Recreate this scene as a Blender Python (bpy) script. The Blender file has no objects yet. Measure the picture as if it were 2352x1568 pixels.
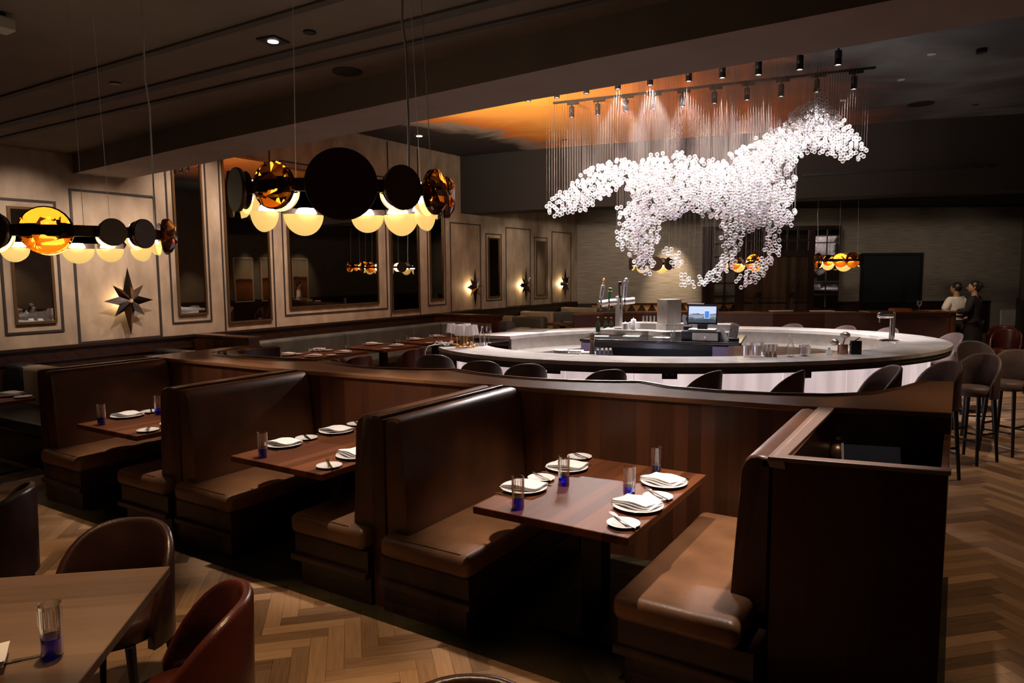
import bpy, bmesh, math, random
import numpy as np
from mathutils import Matrix, Vector
random.seed(7)
rng = np.random.default_rng(7)
R = math.radians
SC = bpy.context.scene
COL = SC.collection

# ---------------------------------------------------------------- camera
# room frame: X across the room (long panelled wall at X=-9.75), Y along that wall, Z up
F = 1623.6; PITCH = R(5.611); ROLL = R(-.4356); YAW = R(32.235); EYE = 1.95
_cp, _sp = math.cos(PITCH), math.sin(PITCH)
HD = np.array([-math.sin(YAW), math.cos(YAW), 0.0])
RT0 = np.array([math.cos(YAW), math.sin(YAW), 0.0])
_Z = np.array([0, 0, 1.0])
FW = _cp*HD - _sp*_Z
_up0 = _sp*HD + _cp*_Z
RT = math.cos(ROLL)*RT0 + math.sin(ROLL)*_up0
UP = -math.sin(ROLL)*RT0 + math.cos(ROLL)*_up0
EYEP = np.array([0, 0, EYE])
cam_d = bpy.data.cameras.new('camera'); cam = bpy.data.objects.new('camera', cam_d); COL.objects.link(cam)
cam_d.sensor_width = 36; cam_d.lens = F/2352*36; cam_d.clip_start = .05; cam_d.clip_end = 200
cam.matrix_world = Matrix(((RT[0], UP[0], -FW[0], 0), (RT[1], UP[1], -FW[1], 0), (RT[2], UP[2], -FW[2], EYE), (0, 0, 0, 1)))
SC.camera = cam

# ---------------------------------------------------------------- world, exposure, room lights
w = bpy.data.worlds.new('world'); SC.world = w; w.use_nodes = True
w.node_tree.nodes['Background'].inputs[0].default_value = (.012, .009, .007, 1)
w.node_tree.nodes['Background'].inputs[1].default_value = 1.0
SC.view_settings.view_transform = 'Standard'; SC.view_settings.look = 'None'
SC.view_settings.gamma = 1; SC.view_settings.exposure = 0.0
SC.cycles.max_bounces = 7; SC.cycles.diffuse_bounces = 3; SC.cycles.glossy_bounces = 4
SC.cycles.transmission_bounces = 4; SC.cycles.transparent_max_bounces = 12
SC.cycles.caustics_reflective = False; SC.cycles.caustics_refractive = False
SC.cycles.sample_clamp_indirect = 4.0

def spot(name, loc, tgt, power, angle=60, blend=.5, col=(1, .8, .6), size=.03):
    d = bpy.data.lights.new(name, 'SPOT'); d.energy = power; d.spot_size = R(angle); d.spot_blend = blend
    d.color = col; d.shadow_soft_size = size
    o = bpy.data.objects.new(name, d); COL.objects.link(o)
    o.location = loc
    o.rotation_euler = (Vector(tgt)-Vector(loc)).to_track_quat('-Z', 'Y').to_euler()
    return o
def bulb(name, loc, power, col=(1, .72, .42), size=.03):
    d = bpy.data.lights.new(name, 'POINT'); d.energy = power; d.color = col; d.shadow_soft_size = size
    o = bpy.data.objects.new(name, d); COL.objects.link(o); o.location = loc
    return o
WARM = (1, .72, .46)
# downlights over the three booth tables and the aisle in front of them
for i, x in enumerate((-1.64, -3.61, -5.58)):
    spot('table_downlight', (x+.1, 3.3, 3.2), (x, 3.62, .75), (330, 260, 210)[i], 48, .6, (1, .82, .68), .04)
for x, e in ((-6.4, 125), (-4.6, 190), (-2.9, 215), (-1.3, 190)):
    spot('aisle_downlight', (x, 1.5, 3.45), (x, 1.72, 0), e, 44, .35, (1, .66, .36), .05)
spot('aisle_downlight', (.85, 5.2, 3.2), (.75, 5.3, 0), 80, 70, .6, (1, .68, .38), .04)
spot('aisle_downlight', (.95, 8.6, 3.2), (.75, 8.8, 0), 120, 75, .6, (1, .72, .45), .04)
spot('aisle_downlight', (.9, 13.5, 3.2), (.6, 14.2, 0), 160, 70, .6, (1, .74, .5), .04)
# wall washers along the panelled wall
for y, z, e in ((2.9, 3.42, 62), (4.1, 3.42, 105), (5.15, 3.2, 125), (6.5, 4.3, 225), (7.9, 4.3, 215), (9.3, 4.3, 170), (10.8, 4.3, 90), (12.3, 4.0, 50), (14.6, 3.25, 20), (15.5, 3.7, 40), (17.6, 3.7, 34)):
    spot('wall_washer', (-8.25, y, z), (-9.75, y+.1, 2.0), e, 78, .8, (1, .80, .66), .05)
# washes on the far wall, added floating spots without fixtures that brighten the painted ceiling
for l, e in ((1.6, 80), (4.2, 30), (7.0, 20), (9.4, 20), (11.5, 18)):
    q = np.array([-9.75, 19.19, 0])+RT0*l-HD*2.6
    spot('far_wall_washer', (q[0], q[1], 3.72), (q[0]+HD[0]*2.6, q[1]+HD[1]*2.6, 1.5), e, 95, 1, (1, .8, .62), .06)
for x, y, e in ((-7.4, 7.4, 160), (-6.2, 7.4, 620), (-4.9, 7.4, 620), (-3.6, 7.4, 200)):
    spot('mural_fill', (x, y, 3.3), (x+.3, y+4.4, 4.58), e, 100, 1, (1, .82, .62), .15)
spot('station_downlight', (-.55, 3.9, 3.2), (-.62, 3.75, 1.1), 330, 42, .7, (1, .84, .76), .04)
# downlights over the near arc of the bar and over the banquette tables
for x, y, e in ((-4.7, 6.6, 330), (-3.4, 6.5, 380), (-2.1, 6.8, 380), (-.9, 7.6, 260)):
    spot('bar_downlight', (x, y, 4.45), (x, y+.05, 1.07), e, 30, .7, (1, .9, .86), .05)
for x, y, e in ((-8.0, 7.25, 150), (-7.95, 8.65, 150), (-7.9, 9.95, 150), (-8.1, 3.2, 30)):
    spot('banquette_downlight', (x, y, 4.4 if y > 6 else 3.42), (x, y, .75), e, 26 if y > 6 else 36, .7, (1, .82, .66), .04)
# ---------------------------------------------------------------- pixel helpers (measuring rays of the camera above)
def ray(x, y): return (x-1176)/F*RT - (y-784)/F*UP + FW
def at(x, y, z):
    d = ray(x, y); return Vector(EYEP + (z-EYE)/d[2]*d)
def on_plane(x, y, p0, n):
    d = ray(x, y); n = np.array(n, float)
    return Vector(EYEP + np.dot(np.array(p0, float)-EYEP, n)/np.dot(d, n)*d)
def at_depth(x, y, D):
    d = ray(x, y); return Vector(EYEP + D/(d@HD)*d)
def mpp(p): return float((np.array(p)-EYEP)@HD)/F

# ---------------------------------------------------------------- mesh builder
class MB:
    def __init__(s): s.v = []; s.f = []; s.M = Matrix.Identity(4)
    def add(s, vs, fs):
        b = len(s.v); s.v += [tuple(s.M @ Vector(p)) for p in vs]; s.f += [tuple(b+i for i in f) for f in fs]; return s
    def box(s, x0, x1, y0, y1, z0, z1):
        return s.add([(x0,y0,z0),(x1,y0,z0),(x1,y1,z0),(x0,y1,z0),(x0,y0,z1),(x1,y0,z1),(x1,y1,z1),(x0,y1,z1)],
                     [(3,2,1,0),(4,5,6,7),(0,1,5,4),(1,2,6,5),(2,3,7,6),(3,0,4,7)])
    def cbox(s, c, sx, sy, sz, rz=0, rx=0, ry=0):
        m = s.M; s.M = m @ Matrix.Translation(c) @ Matrix.Rotation(rz,4,'Z') @ Matrix.Rotation(ry,4,'Y') @ Matrix.Rotation(rx,4,'X')
        s.box(-sx/2,sx/2,-sy/2,sy/2,-sz/2,sz/2); s.M = m; return s
    def rbox(s, x0, x1, y0, y1, z0, z1, r=.03, seg=3):
        bm = bmesh.new(); bmesh.ops.create_cube(bm, size=1)
        for v in bm.verts: v.co = ((x0+x1)/2+v.co.x*(x1-x0), (y0+y1)/2+v.co.y*(y1-y0), (z0+z1)/2+v.co.z*(z1-z0))
        r = min(r, (x1-x0)*.49, (y1-y0)*.49, (z1-z0)*.49)
        bmesh.ops.bevel(bm, geom=bm.edges[:], offset=r, segments=seg, affect='EDGES', profile=.5)
        bm.verts.index_update()
        s.add([v.co.copy() for v in bm.verts], [[v.index for v in f.verts] for f in bm.faces]); bm.free(); return s
    def prism(s, poly, z0, z1):
        n = len(poly)
        a = sum(poly[i][0]*poly[(i+1)%n][1]-poly[(i+1)%n][0]*poly[i][1] for i in range(n))
        if a < 0: poly = poly[::-1]
        vs = [(p[0],p[1],z0) for p in poly]+[(p[0],p[1],z1) for p in poly]
        fs = [tuple(range(n-1,-1,-1)), tuple(range(n,2*n))]+[(i,(i+1)%n,n+(i+1)%n,n+i) for i in range(n)]
        return s.add(vs, fs)
    def lathe(s, prof, n=24, c=(0,0,0)):
        vs = []; fs = []; k = len(prof)
        for i in range(n):
            a = 2*math.pi*i/n
            for r, z in prof: vs.append((c[0]+r*math.cos(a), c[1]+r*math.sin(a), c[2]+z))
        for i in range(n):
            j = (i+1) % n
            for q in range(k-1): fs.append((i*k+q, j*k+q, j*k+q+1, i*k+q+1))
        if prof[0][0] > 1e-6: fs.append(tuple(i*k for i in range(n-1,-1,-1)))
        if prof[-1][0] > 1e-6: fs.append(tuple(i*k+k-1 for i in range(n)))
        return s.add(vs, fs)
    def tube(s, pts, r, n=8, closed=False):
        pts = [Vector(p) for p in pts]; rs = r if isinstance(r,(list,tuple)) else [r]*len(pts)
        vs = []; fs = []; m = len(pts); prev = None
        for i, p in enumerate(pts):
            if closed: t = pts[(i+1)%m]-pts[i-1]
            else: t = pts[min(i+1,m-1)]-pts[max(i-1,0)]
            t.normalize()
            if prev is None: a = t.orthogonal().normalized()
            else:
                a = prev - t*prev.dot(t)
                a = a.normalized() if a.length > 1e-6 else t.orthogonal().normalized()
            prev = a; b = t.cross(a)
            for k in range(n):
                an = 2*math.pi*k/n; vs.append(p + rs[i]*(math.cos(an)*a+math.sin(an)*b))
        for i in range(m if closed else m-1):
            j = (i+1) % m
            for k in range(n): fs.append((i*n+k, i*n+(k+1)%n, j*n+(k+1)%n, j*n+k))
        if not closed: fs += [tuple(range(n-1,-1,-1)), tuple((m-1)*n+k for k in range(n))]
        return s.add(vs, fs)
    def sphere(s, c, r, n=12, sc=(1,1,1)):
        m = max(4, n//2); prof = [(r*math.sin(math.pi*i/m), -r*math.cos(math.pi*i/m)) for i in range(m+1)]
        prof[0] = (0, -r); prof[-1] = (0, r)
        M = s.M; s.M = M @ Matrix.Translation(c) @ Matrix.Diagonal((*sc,1)); s.lathe(prof, n); s.M = M; return s
    def disc(s, c, nrm, r, t, n=28, dome=0, facets=False):
        """solid disc of thickness t, axis nrm, optional domed front"""
        q = Vector(nrm).to_track_quat('Z','Y').to_matrix().to_4x4()
        M = s.M; s.M = M @ Matrix.Translation(c) @ q
        prof = [(r*.98,-t/2),(r,-t/4),(r,t/4)]
        if dome: prof += [(r*.75,t/2+dome*.45),(r*.4,t/2+dome*.85),(0,t/2+dome)]
        else: prof += [(r*.98,t/2)]
        s.lathe(prof, n); s.M = M; return s
    def build(s, name, m=None, parent=None, loc=(0,0,0), rot=(0,0,0), smooth=None, bevel=0, seg=2):
        me = bpy.data.meshes.new(name); me.from_pydata(s.v, [], s.f); me.validate(); me.update()
        bm = bmesh.new(); bm.from_mesh(me); bmesh.ops.recalc_face_normals(bm, faces=bm.faces); bm.to_mesh(me); bm.free()
        if smooth is not None:
            me.polygons.foreach_set('use_smooth', [True]*len(me.polygons))
            me.set_sharp_from_angle(angle=R(smooth))
        if m: me.materials.append(m)
        o = bpy.data.objects.new(name, me); COL.objects.link(o)
        o.location = loc; o.rotation_euler = rot
        if parent: o.parent = parent
        if bevel:
            b = o.modifiers.new('bevel','BEVEL'); b.width = bevel; b.segments = seg; b.limit_method = 'ANGLE'; b.angle_limit = R(40)
        return o

def tag(o, label, cat, group=None, kind=None):
    o['label'] = label; o['category'] = cat
    if group: o['group'] = group
    if kind: o['kind'] = kind
    return o
def thing(name, label, cat, loc=(0,0,0), rotz=0, group=None):
    o = bpy.data.objects.new(name, None); COL.objects.link(o); o.empty_display_size = .1
    o.location = loc; o.rotation_euler = (0,0,rotz)
    return tag(o, label, cat, group)
def struct(o): o['kind'] = 'structure'; return o
def kids(o): return [c for c in KIDS.get(o.name, [])]
def copy_tree(o, loc, rotz, label, parent=None):
    c = o.copy(); COL.objects.link(c)
    if parent is None: c.location = loc; c.rotation_euler = (0,0,rotz); c['label'] = label
    else: c.parent = parent
    for ch in list(o.children): copy_tree(ch, None, 0, None, c)
    return c
class Stock:
    """first call places the original, later calls copy it with its parts"""
    def __init__(s, maker): s.maker = maker; s.o = None
    def put(s, loc, rotz, label, group=None):
        if s.o is None:
            s.o = s.maker(); s.o.location = loc; s.o.rotation_euler = (0,0,rotz); s.o['label'] = label; o = s.o
        else: o = copy_tree(s.o, loc, rotz, label)
        if group: o['group'] = group
        return o

# ---------------------------------------------------------------- materials
def _new(name):
    m = bpy.data.materials.new(name); m.use_nodes = True; nt = m.node_tree; return m, nt, nt.nodes['Principled BSDF']
def _set(b, col=None, rough=.5, metal=0, spec=None, coat=0):
    if col is not None: b.inputs['Base Color'].default_value = (*col, 1)
    b.inputs['Roughness'].default_value = rough; b.inputs['Metallic'].default_value = metal
    if spec is not None: b.inputs['Specular IOR Level'].default_value = spec
    if coat: b.inputs['Coat Weight'].default_value = coat; b.inputs['Coat Roughness'].default_value = .15
def pm(name, col, rough=.5, metal=0, spec=None, var=0, vscale=8, bump=0, bscale=60, coat=0, stretch=(1,1,1)):
    m, nt, b = _new(name); _set(b, col, rough, metal, spec, coat)
    if var or bump:
        tc = nt.nodes.new('ShaderNodeTexCoord'); mp = nt.nodes.new('ShaderNodeMapping'); mp.inputs['Scale'].default_value = stretch
        nt.links.new(tc.outputs['Object'], mp.inputs[0])
    if var:
        n = nt.nodes.new('ShaderNodeTexNoise'); n.inputs['Scale'].default_value = vscale; n.inputs['Detail'].default_value = 5
        cr = nt.nodes.new('ShaderNodeValToRGB'); cr.color_ramp.elements[0].position = .3; cr.color_ramp.elements[1].position = .7
        cr.color_ramp.elements[0].color = (*[c*(1-var) for c in col],1); cr.color_ramp.elements[1].color = (*[min(1,c*(1+var)) for c in col],1)
        nt.links.new(mp.outputs[0], n.inputs[0]); nt.links.new(n.outputs[0], cr.inputs[0]); nt.links.new(cr.outputs[0], b.inputs['Base Color'])
    if bump:
        n2 = nt.nodes.new('ShaderNodeTexNoise'); n2.inputs['Scale'].default_value = bscale; n2.inputs['Detail'].default_value = 4
        bp = nt.nodes.new('ShaderNodeBump'); bp.inputs['Strength'].default_value = bump; bp.inputs['Distance'].default_value = .01
        nt.links.new(mp.outputs[0], n2.inputs[0]); nt.links.new(n2.outputs[0], bp.inputs['Height']); nt.links.new(bp.outputs[0], b.inputs['Normal'])
    return m
def wood(name, cd, cl, along='Z', across='X', pw=.12, rough=.38, grain=18, coat=0):
    """planks of width pw side by side on axis `across`, grain running on axis `along`"""
    m, nt, b = _new(name); _set(b, cl, rough, 0, .4, coat); N = nt.nodes.new; L = nt.links.new
    tc = N('ShaderNodeTexCoord'); sp = N('ShaderNodeSeparateXYZ'); L(tc.outputs['Object'], sp.inputs[0])
    dv = N('ShaderNodeMath'); dv.operation = 'DIVIDE'; dv.inputs[1].default_value = pw; L(sp.outputs[across], dv.inputs[0])
    fl = N('ShaderNodeMath'); fl.operation = 'FLOOR'; L(dv.outputs[0], fl.inputs[0])
    wn = N('ShaderNodeTexWhiteNoise'); wn.noise_dimensions = '1D'; L(fl.outputs[0], wn.inputs['W'])
    mp = N('ShaderNodeMapping'); sc = {'X':(1,grain,grain),'Y':(grain,1,grain),'Z':(grain,grain,1)}[along]; mp.inputs['Scale'].default_value = sc
    cb = N('ShaderNodeCombineXYZ'); L(wn.outputs['Value'], cb.inputs[0]); L(wn.outputs['Value'], cb.inputs[1]); L(wn.outputs['Value'], cb.inputs[2])
    sm = N('ShaderNodeVectorMath'); sm.operation = 'MULTIPLY'; sm.inputs[1].default_value = (9,9,9); L(cb.outputs[0], sm.inputs[0])
    ad = N('ShaderNodeVectorMath'); ad.operation = 'ADD'; L(tc.outputs['Object'], ad.inputs[0]); L(sm.outputs[0], ad.inputs[1])
    L(ad.outputs[0], mp.inputs[0])
    no = N('ShaderNodeTexNoise'); no.inputs['Scale'].default_value = 1.6; no.inputs['Detail'].default_value = 6; no.inputs['Roughness'].default_value = .6; L(mp.outputs[0], no.inputs[0])
    mx = N('ShaderNodeMath'); mx.operation = 'MULTIPLY'; mx.inputs[1].default_value = .55; L(wn.outputs['Value'], mx.inputs[0])
    m2 = N('ShaderNodeMath'); m2.operation = 'MULTIPLY_ADD'; m2.inputs[1].default_value = .5; L(no.outputs[0], m2.inputs[0]); L(mx.outputs[0], m2.inputs[2])
    cr = N('ShaderNodeValToRGB'); e = cr.color_ramp.elements; e[0].position = .12; e[1].position = .82; e[0].color = (*cd,1); e[1].color = (*cl,1)
    L(m2.outputs[0], cr.inputs[0]); L(cr.outputs[0], b.inputs['Base Color'])
    bp = N('ShaderNodeBump'); bp.inputs['Strength'].default_value = .08; bp.inputs['Distance'].default_value = .01; L(no.outputs[0], bp.inputs['Height']); L(bp.outputs[0], b.inputs['Normal'])
    return m
def emit(name, col, strength, lo=None, scale=None):
    m, nt, b = _new(name); _set(b, tuple(c*.6 for c in col), .4)
    b.inputs['Emission Color'].default_value = (*col,1); b.inputs['Emission Strength'].default_value = strength
    return m
def thin_glass(name, col=(1,1,1), tint=.05, rough=.02, edge=.35):
    """clear glass wall: see-through face on, reflective at the rim"""
    m = bpy.data.materials.new(name); m.use_nodes = True; nt = m.node_tree; nt.nodes.clear(); N = nt.nodes.new; L = nt.links.new
    out = N('ShaderNodeOutputMaterial'); mix = N('ShaderNodeMixShader'); tr = N('ShaderNodeBsdfTransparent'); gl = N('ShaderNodeBsdfGlossy')
    tr.inputs[0].default_value = (*[1-tint*(1-c)-.02 for c in col],1) if tint < 1 else (*col,1)
    gl.inputs[0].default_value = (1,1,1,1); gl.inputs['Roughness'].default_value = rough
    lw = N('ShaderNodeLayerWeight'); lw.inputs[0].default_value = edge
    L(lw.outputs['Facing'], mix.inputs[0]); L(tr.outputs[0], mix.inputs[1]); L(gl.outputs[0], mix.inputs[2]); L(mix.outputs[0], out.inputs[0])
    return m

M = {}
M['walnut'] = wood('walnut_panels', (.045,.0155,.0075), (.115,.039,.016), 'Z', 'X', .085, .34)
M['walnut_y'] = wood('walnut_panels_side', (.018,.006,.003), (.095,.033,.013), 'Z', 'Y', .12, .36)
M['walnut_top'] = wood('walnut_counter', (.07,.03,.014), (.25,.115,.055), 'X', 'Y', .6, .22)
M['leather_brown_lit'] = pm('lit_brown_leather', (.30,.20,.165), .38, 0, .5, .2, 6, .12, 90)  # brown leather, the light on the roll put into a paler colour
M['walnut_dark'] = wood('walnut_dark', (.012,.005,.003), (.04,.015,.008), 'Z', 'X', .11, .4)
M['cap'] = wood('walnut_cap', (.05,.02,.01), (.15,.065,.03), 'Y', 'X', .5, .25)
M['table'] = wood('table_top_wood', (.06,.018,.007), (.20,.068,.026), 'Y', 'X', .075, .5)
M['table'].node_tree.nodes['Principled BSDF'].inputs['Specular IOR Level'].default_value = .15
M['table_front'] = wood('dining_table_wood', (.10,.055,.032), (.26,.155,.09), 'X', 'Y', .085, .33)
M['gold_back'] = pm('gold_reflector', (.75,.45,.12), .45, .3)
M['dark_metal'] = pm('dark_metal', (.012,.011,.011), .4, .6)
M['black'] = pm('black_paint', (.006,.006,.007), .5)
M['leather_brown'] = pm('brown_leather', (.09,.035,.016), .36, 0, .5, .35, 3.2, .12, 90)
M['leather_seat'] = pm('saddle_leather', (.165,.075,.033), .4, 0, .45, .28, 4, .12, 90)
M['leather_red'] = pm('oxblood_leather', (.06,.012,.007), .3, 0, .5, .3, 5, .1, 80)
M['leather_plum'] = pm('plum_brown_leather', (.035,.013,.010), .32, 0, .5, .3, 5, .1, 80)
M['leather_grey'] = pm('grey_green_leather', (.10,.10,.088), .3, 0, .5, .25, 4, .1, 80)
M['leather_lit_cream'] = pm('lit_cream_leather', (.42,.33,.22), .38, 0, .5, .15, 4, .08, 80)  # lit part of the banquette backs, brightness put into the colour
M['leather_black'] = pm('black_leather', (.018,.018,.018), .33, 0, .5, .3, 5, .1, 80)
M['stool_fabric'] = pm('taupe_stool_leather', (.11,.075,.07), .5, 0, .4, .25, 8, .15, 120)
M['plaster'] = pm('stone_wallcovering', (.41,.31,.222), .62, 0, .3, .24, 4, .08, 26, stretch=(1,1,.5))
M['groove'] = pm('dark_groove', (.03,.022,.017), .6)
M['bronze'] = pm('bronze_frame', (.20,.12,.055), .35, .8)
M['mirror'] = pm('bronze_mirror', (.42,.38,.33), .015, 1.0)
M['mirror_dark'] = pm('smoked_mirror', (.16,.13,.10), .12, 1.0)
M['grass_wall'] = pm('grasscloth', (.30,.26,.22), .7, 0, .2, .3, 26, .1, 60, stretch=(.08,.08,1.6))
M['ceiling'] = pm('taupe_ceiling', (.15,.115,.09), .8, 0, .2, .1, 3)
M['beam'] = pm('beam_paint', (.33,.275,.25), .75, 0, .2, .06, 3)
M['soffit'] = pm('soffit_paint', (.028,.023,.021), .8, 0, .2)
M['marble'] = pm('pale_marble', (.44,.415,.40), .24, 0, .5, .2, 3.2, stretch=(1,2.6,1))
M['counter_edge'] = pm('dark_fluted_edge', (.05,.04,.034), .45, 0, .4)
M['steel'] = pm('brushed_steel', (.55,.52,.49), .3, .9, None, .12, 12)
M['chrome'] = pm('chrome', (.8,.8,.82), .08, 1)
M['brass'] = pm('polished_brass', (.85,.55,.22), .16, 1)
M['porcelain'] = pm('white_porcelain', (.82,.79,.76), .15, 0, .5)
M['linen'] = pm('white_linen', (.86,.83,.80), .8, 0, .1, .04, 20, .15, 200)
M['white'] = pm('white_plastic', (.75,.75,.76), .4)
M['paper'] = pm('paper', (.85,.84,.83), .8)
M['silver'] = pm('silverware', (.7,.68,.66), .16, 1)
M['glass'] = thin_glass('clear_glass', edge=.5)
M['glass_blue'] = thin_glass('cobalt_glass', (.10,.17,.92), 1.0, .05, .45)
M['glass_crystal'] = thin_glass('pressed_glass', (1,1,1), .05, .12, .6)
M['amber'] = pm('amber_crystal', (.40,.11,.009), .03)
M['amber'].node_tree.nodes['Principled BSDF'].inputs['Transmission Weight'].default_value = 1
M['amber'].node_tree.nodes['Principled BSDF'].inputs['IOR'].default_value = 1.5
M['bronze_disc'] = pm('dark_bronze_disc', (.075,.038,.026), .5, .0)
M['opal'] = emit('glowing_opal_shade', (1,.66,.2), .8)
M['lamp_white'] = emit('lamp_glow', (1,.93,.82), 9)
M['spot_face'] = emit('spotlight_face', (1,.93,.85), 14)
M['sconce_glow'] = emit('sconce_tube', (1,.72,.36), 9)
# ================================================================ SETTING
# ---- floor: herringbone parquet, planks darker at the booths
def build_floor():
    W_ = .088; n = 5; a45 = R(45); ca, sa = math.cos(a45), math.sin(a45)
    v = []; f = []; tone = []; uv = []
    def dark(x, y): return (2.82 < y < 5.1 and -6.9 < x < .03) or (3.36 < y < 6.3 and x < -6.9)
    def plank(i0, j0, i1, j1, horiz):
        g = .0007
        a0, a1, b0, b1 = i0*W_+g, i1*W_-g, j0*W_+g, j1*W_-g
        cx, cy = (a0+a1)/2, (b0+b1)/2; X = cx*ca-cy*sa; Y = cx*sa+cy*ca
        if not (-9.9 < X < 1.9 and -1.2 < Y < 27): return
        if X > .2 and Y > 22: pass
        b = len(v)
        for p, q in ((a0,b0),(a1,b0),(a1,b1),(a0,b1)): v.append((p*ca-q*sa, p*sa+q*ca, 0))
        f.append((b,b+1,b+2,b+3))
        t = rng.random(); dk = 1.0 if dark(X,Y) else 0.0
        o = rng.random()*50; l = n*W_
        us = [(o,o),(o+l,o),(o+l,o+W_),(o,o+W_)] if horiz else [(o,o),(o,o+W_),(o+l,o+W_),(o+l,o)]
        for u in us: uv.append(u); tone.append((t, dk, 0, 1))
    lim = int(30/W_)
    for j in range(-lim, lim):
        for i in range(-lim, lim):
            s = (i-j) % (2*n)
            if s == 0: plank(i, j, i+n, j+1, True)
            elif s == 2*n-1: plank(i, j, i+1, j+n, False)
    b = len(v); v.extend([(-9.9,-1.3,-.003),(1.9,-1.3,-.003),(1.9,27.5,-.003),(-9.9,27.5,-.003)]); f.append((b,b+1,b+2,b+3))
    for u in range(4): uv.append((0,0)); tone.append((0,1,0,1))
    b = len(v); v.extend([(-9.9,-1.3,-.06),(1.9,-1.3,-.06),(1.9,27.5,-.06),(-9.9,27.5,-.06)]); f.append((b+3,b+2,b+1,b))
    for u in range(4): uv.append((0,0)); tone.append((0,1,0,1))
    me = bpy.data.meshes.new('floor'); me.from_pydata(v, [], f); me.update()
    ul = me.uv_layers.new(name='uv'); ul.data.foreach_set('uv', np.array(uv, dtype=np.float32).ravel())
    cl = me.color_attributes.new('tone', 'FLOAT_COLOR', 'CORNER'); cl.data.foreach_set('color', np.array(tone, dtype=np.float32).ravel())
    # straight cut where the darker planks begin
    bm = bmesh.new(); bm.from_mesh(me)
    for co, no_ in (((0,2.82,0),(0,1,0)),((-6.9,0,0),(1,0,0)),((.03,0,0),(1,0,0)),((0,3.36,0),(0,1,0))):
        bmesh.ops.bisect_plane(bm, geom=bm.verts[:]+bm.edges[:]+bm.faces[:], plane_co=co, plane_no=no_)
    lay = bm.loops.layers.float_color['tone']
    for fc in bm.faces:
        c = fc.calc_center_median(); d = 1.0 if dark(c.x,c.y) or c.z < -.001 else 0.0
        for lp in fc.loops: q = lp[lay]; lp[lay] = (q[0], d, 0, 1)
    bm.to_mesh(me); bm.free()
    m, nt, bs = _new('herringbone_oak'); N = nt.nodes.new; L = nt.links.new
    at_ = N('ShaderNodeVertexColor'); at_.layer_name = 'tone'; sp = N('ShaderNodeSeparateColor'); L(at_.outputs[0], sp.inputs[0])
    tc = N('ShaderNodeUVMap'); mp = N('ShaderNodeMapping'); mp.inputs['Scale'].default_value = (3,38,1); L(tc.outputs[0], mp.inputs[0])
    no = N('ShaderNodeTexNoise'); no.inputs['Scale'].default_value = 1.5; no.inputs['Detail'].default_value = 6; L(mp.outputs[0], no.inputs[0])
    ma = N('ShaderNodeMath'); ma.operation = 'MULTIPLY_ADD'; ma.inputs[1].default_value = .62; L(sp.outputs[0], ma.inputs[0])
    mb = N('ShaderNodeMath'); mb.operation = 'MULTIPLY'; mb.inputs[1].default_value = .45; L(no.outputs[0], mb.inputs[0]); L(mb.outputs[0], ma.inputs[2])
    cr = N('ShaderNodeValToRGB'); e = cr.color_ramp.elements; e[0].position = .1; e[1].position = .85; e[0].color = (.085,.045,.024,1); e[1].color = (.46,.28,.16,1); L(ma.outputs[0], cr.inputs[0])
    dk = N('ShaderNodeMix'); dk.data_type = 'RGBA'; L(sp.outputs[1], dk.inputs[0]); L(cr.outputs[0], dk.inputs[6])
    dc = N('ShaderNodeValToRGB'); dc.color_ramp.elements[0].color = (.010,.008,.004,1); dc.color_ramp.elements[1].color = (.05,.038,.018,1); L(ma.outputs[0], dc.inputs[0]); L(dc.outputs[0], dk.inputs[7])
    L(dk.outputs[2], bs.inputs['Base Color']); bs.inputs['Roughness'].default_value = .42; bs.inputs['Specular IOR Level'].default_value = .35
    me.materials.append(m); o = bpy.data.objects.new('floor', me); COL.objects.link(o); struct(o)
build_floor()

XW = -9.75
BW0 = Vector((XW, 19.19, 0))              # corner of the panelled wall and the far wall
BWR = Vector((*RT0[:2], 0)); BWN = Vector((*(-HD[:2]), 0))
BW_ANG = math.atan2(RT0[1], RT0[0])
def bw(px, py):
    p = on_plane(px, py, BW0, HD); return (p-BW0).dot(BWR), p.z
# ---- walls
m = MB(); m.box(XW-.2, XW, -1.2, 19.4, 0, 4.7); wl = m.build('wall_left', M['plaster']); struct(wl)
m = MB(); m.box(-.1, 13.6, 0, .2, 0, 4.7); wb = m.build('wall_back', M['grass_wall'], None, BW0, (0,0,BW_ANG)); struct(wb)
m = MB(); m.box(1.55, 1.75, -1.2, 26.8, 0, 4.7); wr = m.build('wall_right', pm('right_wall_paint', (.16,.13,.10), .7, var=.1, vscale=4)); struct(wr)
m = MB(); m.box(1.50, 1.56, -1.2, 26.4, 0, 1.05); struct(m.build('baseboard_right', M['walnut_dark']))
# wainscot
m = MB(); m.box(XW, XW+.03, -1.2, 19.1, 0, 1.02); m.box(XW, XW+.06, -1.2, 19.1, 1.02, 1.055); m.box(XW, XW+.05, -1.2, 19.1, .86, .88)
for i in range(60):
    y = 3.2+i*.27
    m.add([(XW+.034,y-.1,.95),(XW+.034,y,.875),(XW+.034,y+.1,.95),(XW+.034,y,1.02)], [(0,1,2,3)])
struct(m.build('baseboard_left', M['walnut_dark']))
m = MB(); m.box(0, 12.5, -.03, 0, 0, .94); m.box(0, 12.5, -.06, 0, .94, .985); wbk = struct(m.build('baseboard_back', M['walnut_dark'], None, BW0, (0,0,BW_ANG)))
m = MB()
for i in range(19):
    x = .55+i*.31; m.add([(x-.13,-.034,.93),(x,-.034,.72),(x+.13,-.034,.93)], [(0,1,2)])
struct(m.build('trim_1', pm('honey_inlay', (.42,.17,.04), .4), None, BW0, (0,0,BW_ANG)))

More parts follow.
